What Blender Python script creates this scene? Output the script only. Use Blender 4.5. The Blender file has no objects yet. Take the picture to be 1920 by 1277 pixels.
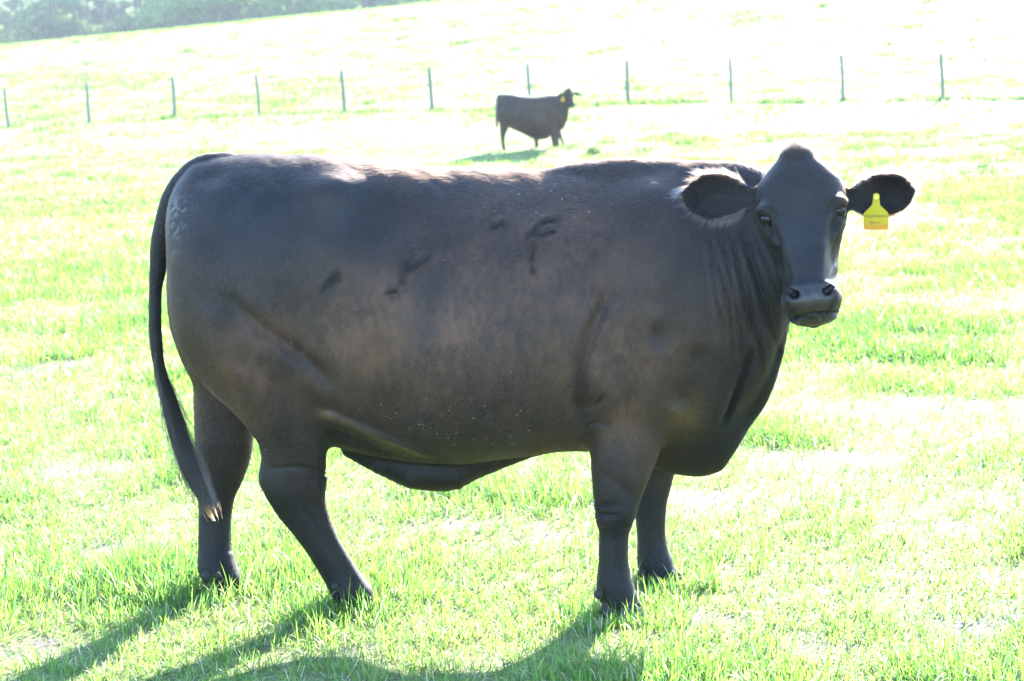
import bpy, bmesh, math, random
import numpy as np
import openvdb
from mathutils import Matrix, Vector

C = bpy.context.scene.collection
SC = bpy.context.scene
R = math.radians
rng = np.random.default_rng(7)
random.seed(7)

# ------------------------------------------------------------------ camera, sky, sun, exposure
FPX, IW, IH = 3900.0, 1920.0, 1277.0
EYE = np.array([0.0, 0.0, 1.6])
PITCH, ROLL = R(6.95), R(2.0)
cp, sp, cr, sr = math.cos(PITCH), math.sin(PITCH), math.cos(ROLL), math.sin(ROLL)
FWD = np.array([0, cp, -sp])
_r, _u = np.array([1.0, 0, 0]), np.array([0, sp, cp])
RGT = cr * _r - sr * _u
UPV = cr * _u + sr * _r
cam_d = bpy.data.cameras.new('camera')
cam = bpy.data.objects.new('camera', cam_d); C.objects.link(cam)
M = Matrix.Identity(4)
for i in range(3):
    M[i][0], M[i][1], M[i][2], M[i][3] = RGT[i], UPV[i], -FWD[i], EYE[i]
cam.matrix_world = M
cam_d.sensor_width = 36.0
cam_d.lens = 36.0 * FPX / IW
cam_d.clip_end = 2000
cam_d.dof.use_dof = True
cam_d.dof.focus_distance = 6.1
cam_d.dof.aperture_fstop = 6.3
SC.camera = cam

SUN_AZ, SUN_EL = R(22), R(24)          # to the right of straight ahead, above the horizon
world = bpy.data.worlds.new('World'); SC.world = world
world.use_nodes = True
wn = world.node_tree
bg = wn.nodes['Background']
sky = wn.nodes.new('ShaderNodeTexSky')
sky.sky_type = 'NISHITA'; sky.sun_disc = False
sky.sun_elevation = SUN_EL; sky.sun_rotation = SUN_AZ
sky.air_density = 1.0; sky.dust_density = 0.2; sky.ozone_density = 5.0
wn.links.new(sky.outputs[0], bg.inputs[0])
bg.inputs[1].default_value = 0.135
sd = bpy.data.lights.new('sun', 'SUN'); sd.energy = 4.6; sd.angle = R(0.5); sd.color = (1.0, 0.955, 0.88)
sun = bpy.data.objects.new('sun', sd); C.objects.link(sun)
sdir = Vector((math.sin(SUN_AZ) * math.cos(SUN_EL), math.cos(SUN_AZ) * math.cos(SUN_EL), math.sin(SUN_EL)))
sun.rotation_euler = sdir.to_track_quat('Z', 'Y').to_euler()
sun.location = (20, 40, 30)
SC.view_settings.view_transform = 'Standard'
SC.view_settings.look = 'None'
SC.view_settings.exposure = 3.45
SC.view_settings.gamma = 1.0
SC.cycles.use_denoising = True
SC.cycles.sample_clamp_direct = 0.26
SC.cycles.sample_clamp_indirect = 0.4
SC.cycles.max_bounces = 12
SC.cycles.diffuse_bounces = 8
SC.cycles.transmission_bounces = 10
SC.cycles.transparent_max_bounces = 8
SC.cycles.volume_bounces = 0

# ------------------------------------------------------------------ helpers
def ray(px, py):
    return FWD + RGT * ((px - IW / 2) / FPX) - UPV * ((py - IH / 2) / FPX)

def at(px, py, Y):
    """the point of the photograph's pixel at depth Y"""
    d = ray(px, py)
    return EYE + d * (Y / d[1])

def pchip(xs, ys):
    xs, ys = np.asarray(xs, float), np.asarray(ys, float)
    h = np.diff(xs); dl = np.diff(ys) / h
    m = np.zeros_like(ys)
    m[0], m[-1] = dl[0], dl[-1]
    for i in range(1, len(xs) - 1):
        if dl[i - 1] * dl[i] > 0:
            w1, w2 = 2 * h[i] + h[i - 1], h[i] + 2 * h[i - 1]
            m[i] = (w1 + w2) / (w1 / dl[i - 1] + w2 / dl[i])
    def f(x):
        x = np.clip(x, xs[0], xs[-1])
        k = np.clip(np.searchsorted(xs, x, side='right') - 1, 0, len(xs) - 2)
        t = (x - xs[k]) / h[k]
        t2, t3 = t * t, t * t * t
        return ((2 * t3 - 3 * t2 + 1) * ys[k] + (t3 - 2 * t2 + t) * h[k] * m[k]
                + (3 * t2 - 2 * t3) * ys[k + 1] + (t3 - t2) * h[k] * m[k + 1])
    return f

def smin(a, b, k):
    h = np.maximum(k - np.abs(a - b), 0) / k
    return np.minimum(a, b) - h * h * k * 0.25

def smoothstep(a, b, x):
    t = np.clip((x - a) / (b - a), 0, 1)
    return t * t * (3 - 2 * t)

def _hash(ix, iy, s):
    n = (ix.astype(np.int64) * 374761393 + iy.astype(np.int64) * 668265263 + s * 1442695041) & 0x7fffffff
    n = ((n ^ (n >> 13)) * 1274126177) & 0x7fffffff
    return ((n ^ (n >> 16)) & 0xffff) / 65535.0

def vnoise(x, y, s=0):
    ix, iy = np.floor(x), np.floor(y)
    fx, fy = x - ix, y - iy
    fx, fy = fx * fx * (3 - 2 * fx), fy * fy * (3 - 2 * fy)
    a, b = _hash(ix, iy, s), _hash(ix + 1, iy, s)
    c, d = _hash(ix, iy + 1, s), _hash(ix + 1, iy + 1, s)
    return (a * (1 - fx) + b * fx) * (1 - fy) + (c * (1 - fx) + d * fx) * fy

def fbm(x, y, s=0, o=4):
    r, a, t = 0, 0.5, 0
    for i in range(o):
        r = r + a * vnoise(x * 2 ** i, y * 2 ** i, s + i); t += a; a *= 0.5
    return r / t

def mesh_np(name, co, faces, smooth=True, cols=None):
    """faces: (n,3) or (n,4) int array, or a list of such arrays"""
    me = bpy.data.meshes.new(name)
    if isinstance(faces, np.ndarray): faces = [faces]
    nv = len(co)
    me.vertices.add(nv)
    me.vertices.foreach_set('co', np.ascontiguousarray(co, np.float32).ravel())
    loops = np.concatenate([f.ravel() for f in faces]).astype(np.int32)
    tot = np.concatenate([np.full(len(f), f.shape[1], np.int32) for f in faces])
    start = np.concatenate([[0], np.cumsum(tot)[:-1]]).astype(np.int32)
    me.loops.add(len(loops)); me.loops.foreach_set('vertex_index', loops)
    me.polygons.add(len(tot)); me.polygons.foreach_set('loop_start', start)
    me.polygons.foreach_set('loop_total', tot)
    me.polygons.foreach_set('use_smooth', np.full(len(tot), smooth, bool))
    if cols is not None:
        for k, v in cols.items():
            a = me.color_attributes.new(k, 'FLOAT_COLOR', 'POINT')
            c = np.ones((nv, 4), np.float32); c[:, :3] = v
            a.data.foreach_set('color', c.ravel())
    me.update(calc_edges=True)
    me.validate()
    return me

def link(name, me, mat=None, parent=None, loc=None):
    o = bpy.data.objects.new(name, me); C.objects.link(o)
    if mat: me.materials.append(mat)
    if parent: o.parent = parent
    if loc is not None: o.location = loc
    return o

def tag(o, label=None, cat=None, group=None, kind=None):
    if label: o['label'] = label
    if cat: o['category'] = cat
    if group: o['group'] = group
    if kind: o['kind'] = kind
    return o

def bm_mesh(name, bm, smooth=True):
    me = bpy.data.meshes.new(name)
    bm.to_mesh(me); bm.free()
    for p in me.polygons: p.use_smooth = smooth
    return me

# ------------------------------------------------------------------ materials
class NT:
    def __init__(s, name):
        s.m = bpy.data.materials.new(name); s.m.use_nodes = True
        s.t = s.m.node_tree; s.t.nodes.clear()
        s.out = s.n('ShaderNodeOutputMaterial')
    def n(s, t, **kw):
        nd = s.t.nodes.new(t)
        for k, v in kw.items(): setattr(nd, k, v)
        return nd
    def l(s, a, b): s.t.links.new(a, b)
    def ramp(s, stops, fac=None):
        r = s.n('ShaderNodeValToRGB')
        el = r.color_ramp.elements
        while len(el) < len(stops): el.new(0.5)
        for e, (p, c) in zip(el, stops):
            e.position = p; e.color = (*c, 1) if len(c) == 3 else c
        if fac is not None: s.l(fac, r.inputs[0])
        return r
    def noise(s, scale, detail=4, rough=0.5, vec=None):
        nd = s.n('ShaderNodeTexNoise'); nd.inputs['Scale'].default_value = scale
        nd.inputs['Detail'].default_value = detail; nd.inputs['Roughness'].default_value = rough
        if vec is not None: s.l(vec, nd.inputs['Vector'])
        return nd

def mat_coat():
    t = NT('black_hide')
    at_ = t.n('ShaderNodeAttribute', attribute_name='coat')
    tc = t.n('ShaderNodeTexCoord')
    nz = t.noise(9, 5, 0.6, tc.outputs['Object'])
    mp = t.n('ShaderNodeMapping'); mp.inputs['Scale'].default_value = (60, 60, 14)
    t.l(tc.outputs['Object'], mp.inputs[0])
    fine = t.noise(6, 5, 0.65, mp.outputs[0])
    mul = t.n('ShaderNodeMix', data_type='RGBA', blend_type='MULTIPLY')
    mul.inputs[0].default_value = 1
    rp = t.ramp([(0.3, (0.6, 0.6, 0.6)), (0.7, (1.45, 1.4, 1.35))], nz.outputs[0])
    t.l(at_.outputs['Color'], mul.inputs[6]); t.l(rp.outputs[0], mul.inputs[7])
    b = t.n('ShaderNodeBsdfPrincipled')
    t.l(mul.outputs[2], b.inputs['Base Color'])
    bs = t.n('ShaderNodeAttribute', attribute_name='bare_skin')
    mr = t.n('ShaderNodeMapRange'); mr.inputs['To Min'].default_value = .6; mr.inputs['To Max'].default_value = .30
    t.l(bs.outputs['Fac'], mr.inputs[0]); t.l(mr.outputs[0], b.inputs['Roughness'])
    ms = t.n('ShaderNodeMapRange'); ms.inputs['To Min'].default_value = .2; ms.inputs['To Max'].default_value = .32
    t.l(bs.outputs['Fac'], ms.inputs[0]); t.l(ms.outputs[0], b.inputs['Specular IOR Level'])
    b.inputs['Sheen Weight'].default_value = 0.0
    b.inputs['Sheen Roughness'].default_value = 0.4
    b.inputs['Sheen Tint'].default_value = (0.35, 0.33, 0.36, 1)
    bp = t.n('ShaderNodeBump'); bp.inputs['Strength'].default_value = 0.35; bp.inputs['Distance'].default_value = 0.004
    t.l(fine.outputs[0], bp.inputs['Height']); t.l(bp.outputs[0], b.inputs['Normal'])
    t.l(b.outputs[0], t.out.inputs[0])
    return t.m

def mat_hair(name, ior=1.46, melanin=0.95, redness=0.35, rough=0.35, attr=False):
    t = NT(name)
    h = t.n('ShaderNodeBsdfHairPrincipled')
    if attr:
        h.parametrization = 'COLOR'
        a = t.n('ShaderNodeAttribute', attribute_name='tint')
        t.l(a.outputs['Color'], h.inputs['Color'])
    else:
        h.parametrization = 'MELANIN'
        h.inputs['Melanin'].default_value = melanin
        h.inputs['Melanin Redness'].default_value = redness
    h.inputs['Roughness'].default_value = rough
    h.inputs['Radial Roughness'].default_value = 0.7
    h.inputs['IOR'].default_value = ior
    t.l(h.outputs[0], t.out.inputs[0])
    return t.m

def mat_simple(name, col, rough=0.5, spec=0.5, noise=None, bump=0.0, coat=0):
    t = NT(name)
    b = t.n('ShaderNodeBsdfPrincipled')
    b.inputs['Roughness'].default_value = rough
    b.inputs['Specular IOR Level'].default_value = spec
    b.inputs['Coat Weight'].default_value = coat
    tc = t.n('ShaderNodeTexCoord')
    nz = t.noise(noise or 20, 5, 0.6, tc.outputs['Object'])
    c = np.array(col)
    rp = t.ramp([(0.3, tuple(c * 0.7)), (0.7, tuple(np.minimum(c * 1.3, 1)))], nz.outputs[0])
    t.l(rp.outputs[0], b.inputs['Base Color'])
    if bump:
        bp = t.n('ShaderNodeBump'); bp.inputs['Strength'].default_value = bump; bp.inputs['Distance'].default_value = 0.003
        t.l(nz.outputs[0], bp.inputs['Height']); t.l(bp.outputs[0], b.inputs['Normal'])
    t.l(b.outputs[0], t.out.inputs[0])
    return t.m

def mat_leaf(name, attr, rough=0.4, trans=0.5, spec=0.4):
    t = NT(name)
    a = t.n('ShaderNodeAttribute', attribute_name=attr)
    b = t.n('ShaderNodeBsdfPrincipled'); b.inputs['Roughness'].default_value = rough
    b.inputs['Specular IOR Level'].default_value = spec
    tr = t.n('ShaderNodeBsdfTranslucent')
    hs = t.n('ShaderNodeHueSaturation'); hs.inputs['Hue'].default_value = 0.485; hs.inputs['Value'].default_value = 1.5
    t.l(a.outputs['Color'], hs.inputs['Color'])
    t.l(a.outputs['Color'], b.inputs['Base Color']); t.l(hs.outputs[0], tr.inputs['Color'])
    mx = t.n('ShaderNodeMixShader'); mx.inputs[0].default_value = trans
    t.l(b.outputs[0], mx.inputs[1]); t.l(tr.outputs[0], mx.inputs[2])
    t.l(mx.outputs[0], t.out.inputs[0])
    return t.m

# ------------------------------------------------------------------ ground
_prof = pchip([-400, 0, 12, 25, 38, 45, 50, 55, 61, 70, 85, 100, 112, 125, 150, 200, 250, 350, 600],
              [0, 0, 0, -0.05, -0.25, -0.20, 0.11, 0.50, 0.93, 1.5, 3.1, 5.2, 6.24, 6.6, 7.2, 8.2, 9.0, 10.0, 11.0])
def terrain(x, y):
    x, y = np.asarray(x, float), np.asarray(y, float)
    z = _prof(y) + 0.0175 * np.clip(x, -40, 40) * smoothstep(50, 60, y) + 0.045 * (np.clip(x, -80, 80) + 3) * smoothstep(62, 112, y)
    far = smoothstep(9, 30, y)
    z = z + (fbm(x * 0.9, y * 0.9, 3, 3) - 0.5) * (0.03 + 0.05 * far)
    z = z + (fbm(x * 0.12, y * 0.12, 9, 3) - 0.5) * 0.25 * smoothstep(12, 40, y)
    return z

def lush(x, y):
    """0..1: how tall and green the sward is"""
    a = fbm(x * 1.1, y * 0.75, 21, 4)
    b = fbm(x * 0.18, y * 0.10, 33, 3)
    c = fbm(x * 3.4, y * 2.2, 57, 3)
    v = smoothstep(0.42, 0.70, 0.45 * a + 0.27 * b + .28 * c)
    return v

WORN = [(1290, 940, .30, .22), (130, 885, .25, .25), (1330, 1165, .12, .10), (1010, 1010, .18, .10), (60, 1215, .10, .12), (1780, 985, .20, .14), (250, 1030, .2, .14), (1850, 1170, .12, .1),
        (1690, 770, .4, .3), (1560, 860, .25, .2), (120, 690, .4, .35), (200, 590, .6, .5), (1760, 640, .5, .5), (640, 1225, .10, .07), (1500, 1220, .12, .08), (420, 1130, .14, .06), (850, 985, .2, .1)]

def bare_soil(x, y):
    """the trampled strip this side of the fence, right of the far cow"""
    px = x * FPX / np.maximum(y, 1) + 960
    a = np.exp(-((y - 52.6 - .012 * (px - 1280) / 10) / .9) ** 2) * smoothstep(1120, 1200, px) * (1 - smoothstep(1330, 1440, px))
    w = np.zeros_like(x)
    for px_, py_, rx, ry in WORN:
        d = ray(px_, py_); k = -EYE[2] / d[2]
        w = np.maximum(w, np.exp(-((x - d[0] * k) / rx) ** 2 - ((y - d[1] * k) / ry) ** 2))
    w = np.clip(w * 1.6 * (fbm(x * 9, y * 9, 71, 3) * 1.6 - .25), 0, .9)
    return w + np.clip(a * (fbm(x * 1.2, y * 2.0, 77, 3) * 2.4 - .45), 0, 1)

def build_ground():
    xs = np.concatenate([-np.geomspace(420, 6, 70), np.linspace(-5.5, 5.5, 160), np.geomspace(6, 420, 70)])
    ys = np.concatenate([np.linspace(-60, 3.5, 20), np.linspace(4, 14, 220), np.geomspace(14.1, 130, 230), np.geomspace(133, 520, 40)])
    X, Y = np.meshgrid(xs, ys)
    Z = terrain(X, Y)
    co = np.stack([X, Y, Z], -1).reshape(-1, 3)
    n, m = len(ys), len(xs)
    i = np.arange(n * m).reshape(n, m)
    f = np.stack([i[:-1, :-1], i[:-1, 1:], i[1:, 1:], i[1:, :-1]], -1).reshape(-1, 4)
    bare = bare_soil(co[:, 0], co[:, 1])
    t = NT('pasture_soil')
    b = t.n('ShaderNodeBsdfPrincipled'); b.inputs['Roughness'].default_value = 0.9
    b.inputs['Specular IOR Level'].default_value = 0.1
    tc = t.n('ShaderNodeTexCoord')
    n1 = t.noise(1.3, 6, 0.65, tc.outputs['Object'])
    n2 = t.noise(40, 4, 0.6, tc.outputs['Object'])
    r1 = t.ramp([(0.3, (0.10, 0.14, 0.035)), (0.5, (0.15, 0.17, 0.06)), (0.7, (0.21, 0.18, 0.10))], n1.outputs[0])
    r2 = t.ramp([(0.3, (0.55, 0.55, 0.5)), (0.7, (1.3, 1.3, 1.25))], n2.outputs[0])
    mul = t.n('ShaderNodeMix', data_type='RGBA', blend_type='MULTIPLY'); mul.inputs[0].default_value = 1
    t.l(r1.outputs[0], mul.inputs[6]); t.l(r2.outputs[0], mul.inputs[7])
    ba = t.n('ShaderNodeAttribute', attribute_name='bare')
    mb = t.n('ShaderNodeMix', data_type='RGBA')
    t.l(ba.outputs['Fac'], mb.inputs[0]); t.l(mul.outputs[2], mb.inputs[6]); mb.inputs[7].default_value = (.10, .08, .075, 1)
    t.l(mb.outputs[2], b.inputs['Base Color'])
    bp = t.n('ShaderNodeBump'); bp.inputs['Strength'].default_value = 0.6; bp.inputs['Distance'].default_value = 0.02
    t.l(n2.outputs[0], bp.inputs['Height']); t.l(bp.outputs[0], b.inputs['Normal'])
    t.l(b.outputs[0], t.out.inputs[0])
    return tag(link('pasture_ground', mesh_np('pasture_ground', co, f, True, {'bare': np.repeat(bare[:, None], 3, 1)}), t.m), kind='structure')

def blades(x, y, h, w, lean, col, seg=3, z=None, az=None):
    """one bent, tapering leaf per point; returns coords, faces, colours"""
    n = len(x)
    z = terrain(x, y) if z is None else z
    if az is None: az = rng.uniform(0, 2 * np.pi, n)
    face = az + np.pi / 2 + rng.normal(0, .6, n)
    d = np.stack([np.cos(az), np.sin(az)], -1)
    s = np.stack([np.cos(face), np.sin(face)], -1)
    co = []
    for k in range(seg + 1):
        t = k / seg
        th = lean * (.25 + .75 * t)                        # the leaf bends over more towards its tip
        zz = z - 0.008 + h * t * np.cos(th * .95)
        off = h * t * np.sin(th * .95)
        c = np.stack([x + d[:, 0] * off, y + d[:, 1] * off, np.maximum(zz, z + .002)], -1)
        wd = w * (1 - t ** 1.8) * 0.5 * (.75 + .5 * t)
        if k < seg:
            a = c.copy(); b = c.copy()
            a[:, :2] -= s * wd[:, None]; b[:, :2] += s * wd[:, None]
            co += [a, b]
        else:
            co.append(c)
    nv = len(co)
    co = np.stack(co, 1).reshape(-1, 3)
    base = (np.arange(n) * nv)[:, None]
    q = [np.array([2 * k, 2 * k + 1, 2 * k + 3, 2 * k + 2]) for k in range(seg - 1)]
    quads = np.concatenate([base + a for a in q]) if q else np.zeros((0, 4), int)
    tris = base + np.array([2 * seg - 2, 2 * seg - 1, 2 * seg])
    cc = np.repeat(col[:, None, :], nv, 1)
    return co, quads, tris, cc.reshape(-1, 3)

def grass_cols(lu, n):
    green = np.array([0.068, 0.185, 0.022]); yell = np.array([0.165, 0.25, 0.05])
    bluish = np.array([0.05, 0.16, 0.045]); straw = np.array([0.44, 0.39, 0.25])
    r = np.clip(rng.random(n) * 1.1 - .35 * lu, 0, 1)[:, None]
    c = green * (1 - r) + yell * r
    c[rng.random(n) < .08 + .14 * lu] = bluish
    m = rng.random(n) < .15 * (1 - lu) + .03
    c[m] = straw
    return c * rng.uniform(.75, 1.25, (n, 1)), m

def build_grass(mat):
    # near, far, tufts per m2, blades per tuft, tuft spread, height, width, segments
    bands = [(4.4, 7.5, 1250, 17, .024, .064, .0056, 4), (7.5, 11, 980, 14, .027, .066, .0061, 3), (11, 18, 460, 12, .035, .075, .0095, 3),
             (18, 30, 170, 10, .05, .09, .017, 2), (30, 52, 55, 9, .09, .10, .034, 2), (52, 118, 11, 8, .16, .12, .075, 1)]
    for a, b, dens, nb, sp_, h0, w0, seg in bands:
        half = lambda y: 0.29 * y + 0.7
        n = int(dens * (b - a) * (half(a) + half(b)))
        ty = np.sqrt(rng.random(n) * (b * b - a * a) + a * a)
        tx = rng.uniform(-1, 1, n) * half(ty)
        lu = lush(tx, ty)
        keep = rng.random(n) < (.62 + .38 * lu) * (1 - bare_soil(tx, ty))
        tx, ty, lu = tx[keep], ty[keep], lu[keep]
        th = (.60 + .75 * lu) * rng.lognormal(0, .22, len(tx))
        k = np.maximum((nb * (.6 + .6 * lu) * rng.uniform(.6, 1.4, len(tx))).astype(int), 3)
        i = np.repeat(np.arange(len(tx)), k); n = len(i)
        ox, oy = rng.normal(0, 1, (2, n)) * sp_ * (1 + .6 * lu[i])
        x, y = tx[i] + ox, ty[i] + oy
        az = np.arctan2(oy, ox) + rng.normal(0, .9, n)
        col, dry = grass_cols(lu[i], n)
        h = np.minimum(h0 * th[i] * rng.lognormal(0, .24, n), .16)
        lean = np.clip(rng.gamma(2.4, .31, n), .08, 1.5)
        lean[dry] = np.clip(lean[dry] * 2.2, .5, 1.6)
        w = w0 * rng.uniform(.55, 1.3, n) * (.8 + .3 * lu[i])
        co, q, t, cc = blades(x, y, h, w, lean, col, seg, None, az)
        fs = [f for f in (q, t) if len(f)]
        tag(link('grass', mesh_np('grass', co, fs, True, {'tint': cc}), mat), kind='stuff')
    # coarse tussocks: along the fence, scattered over the slope and the field, and a greener fringe round the hooves
    px = np.concatenate([rng.uniform(-120, 2040, 70), rng.uniform(-100, 2000, 150), rng.uniform(-100, 2000, 110)])
    Y = np.concatenate([65.0 - 7.5 * (px[:70] - 16) / 1750 + rng.normal(0, .15, 70), rng.uniform(66, 108, 150), rng.uniform(24, 52, 110)])
    hh = np.concatenate([rng.uniform(.08, .26, 70), rng.uniform(.12, .28, 150), rng.uniform(.09, .17, 110)])
    sp = np.concatenate([rng.uniform(.15, .6, 70), rng.uniform(.15, .5, 150), rng.uniform(.1, .4, 110)])
    i = np.repeat(np.arange(len(px)), 60); n = len(i)
    x = (px[i] - 960) * Y[i] / FPX + rng.normal(0, 1, n) * sp[i]; y = Y[i] + rng.normal(0, .12, n)
    co, q, t, cc = blades(x, y, hh[i] * rng.uniform(.5, 1.2, n), np.full(n, .03), rng.uniform(.1, .9, n), np.array([.06, .12, .03]) * rng.uniform(.6, 1.3, (n, 1)), 2)
    tag(link('grass', mesh_np('grass', co, [q, t], True, {'tint': cc}), mat), kind='stuff')

# ------------------------------------------------------------------ the cow: a field of distances
def polyline(pts, sub=5):
    """pts rows: x y z r k -> smoothed rows"""
    p = np.asarray(pts, float)
    s = np.concatenate([[0], np.cumsum(np.linalg.norm(np.diff(p[:, :3], axis=0), axis=1))])
    q = np.linspace(0, s[-1], (len(p) - 1) * sub + 1)
    return np.stack([pchip(s, p[:, j])(q) for j in range(p.shape[1])], -1)

def chain_d(P, pl, margin=0.16):
    """distance to a limb: pl rows x y z r k (k squeezes it sideways, along y)"""
    d = np.full(len(P), 9.0)
    rm = pl[:, 3].max() + margin
    lo, hi = pl[:, :3].min(0) - rm, pl[:, :3].max(0) + rm
    m = np.nonzero(((P > lo) & (P < hi)).all(1))[0]
    if not len(m): return d
    Q = P[m]; best = np.full(len(m), 9.0)
    for a, b in zip(pl[:-1], pl[1:]):
        k = 0.5 * (a[4] + b[4])
        S = np.array([1, k, 1])
        A, B = a[:3] * S, b[:3] * S
        X = Q * S - A; ab = B - A
        t = np.clip(X @ ab / (ab @ ab), 0, 1)
        e = np.linalg.norm(X - t[:, None] * ab, axis=1) - (a[3] + (b[3] - a[3]) * t)
        np.minimum(best, e, out=best)
    d[m] = best
    return d

def ell_d(P, c, r, rot=None):
    Q = P - np.asarray(c)
    if rot is not None: Q = Q @ rot
    r = np.asarray(r, float)
    k = np.linalg.norm(Q / r, axis=1) + 1e-9
    L = np.linalg.norm(Q, axis=1)
    return L * (1 - 1 / k)

class Loft:
    """a body run along x: rows x ztop zbot halfwidth y0 [zc fraction from the top] [exponent]"""
    def __init__(s, rows):
        a = np.asarray(rows, float)
        a = a[np.argsort(a[:, 0])]
        s.x0, s.x1 = a[0, 0], a[-1, 0]
        s.f = [pchip(a[:, 0], a[:, j]) for j in range(1, a.shape[1])]
        s.lo = np.array([s.x0 - .1, (a[:, 4] - a[:, 3]).min() - .12, a[:, 2].min() - .12])
        s.hi = np.array([s.x1 + .1, (a[:, 4] + a[:, 3]).max() + .12, a[:, 1].max() + .12])
    def d(s, P):
        d = np.full(len(P), 9.0)
        m = np.nonzero(((P > s.lo) & (P < s.hi)).all(1))[0]
        if not len(m): return d
        Q = P[m]; x = np.clip(Q[:, 0], s.x0, s.x1)
        zt, zb, hw, y0, fr, eu, el = [f(x) for f in s.f]
        zc = zt + (zb - zt) * fr
        dz = Q[:, 2] - zc
        h = np.where(dz > 0, zt - zc, zc - zb)
        dy = Q[:, 1] - y0
        ex = eu + (el - eu) * smoothstep(-.06, .06, -dz)
        k = (np.abs(dy / hw) ** ex + np.abs(dz / h) ** ex + 1e-12) ** (1 / ex)
        L = np.sqrt(dy * dy + dz * dz)
        e = np.where(k > 0.05, L * (1 - 1 / np.maximum(k, 0.05)), -np.minimum(hw, h))
        ox = np.abs(Q[:, 0] - x)
        e = np.where(ox > 0, np.sqrt(np.maximum(e, 0) ** 2 + ox ** 2), e)
        d[m] = e
        return d

def groove(P, pts, depth, width):
    """signed furrow along a polyline (depth > 0 digs in, < 0 raises)"""
    pts = np.asarray(pts, float)
    out = np.zeros(len(P))
    lo, hi = pts.min(0) - 3 * width, pts.max(0) + 3 * width
    m = np.nonzero(((P > lo) & (P < hi)).all(1))[0]
    if not len(m): return out
    Q = P[m]; b2 = np.full(len(m), 9.0); tt = np.zeros(len(m)); n = len(pts) - 1
    for i in range(n):
        ab = pts[i + 1] - pts[i]
        t = np.clip((Q - pts[i]) @ ab / (ab @ ab), 0, 1)
        e = ((Q - pts[i] - t[:, None] * ab) ** 2).sum(1)
        k = e < b2
        b2[k] = e[k]; tt[k] = (i + t[k]) / n
    fade = np.clip(np.minimum(tt, 1 - tt) * 6, 0.0, 1)
    out[m] = depth * fade * np.exp(-b2 / (width * width))
    return out

def bump(P, c, amp, r):
    return amp * np.exp(-(((P - np.asarray(c)) / np.asarray(r)) ** 2).sum(1))

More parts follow.
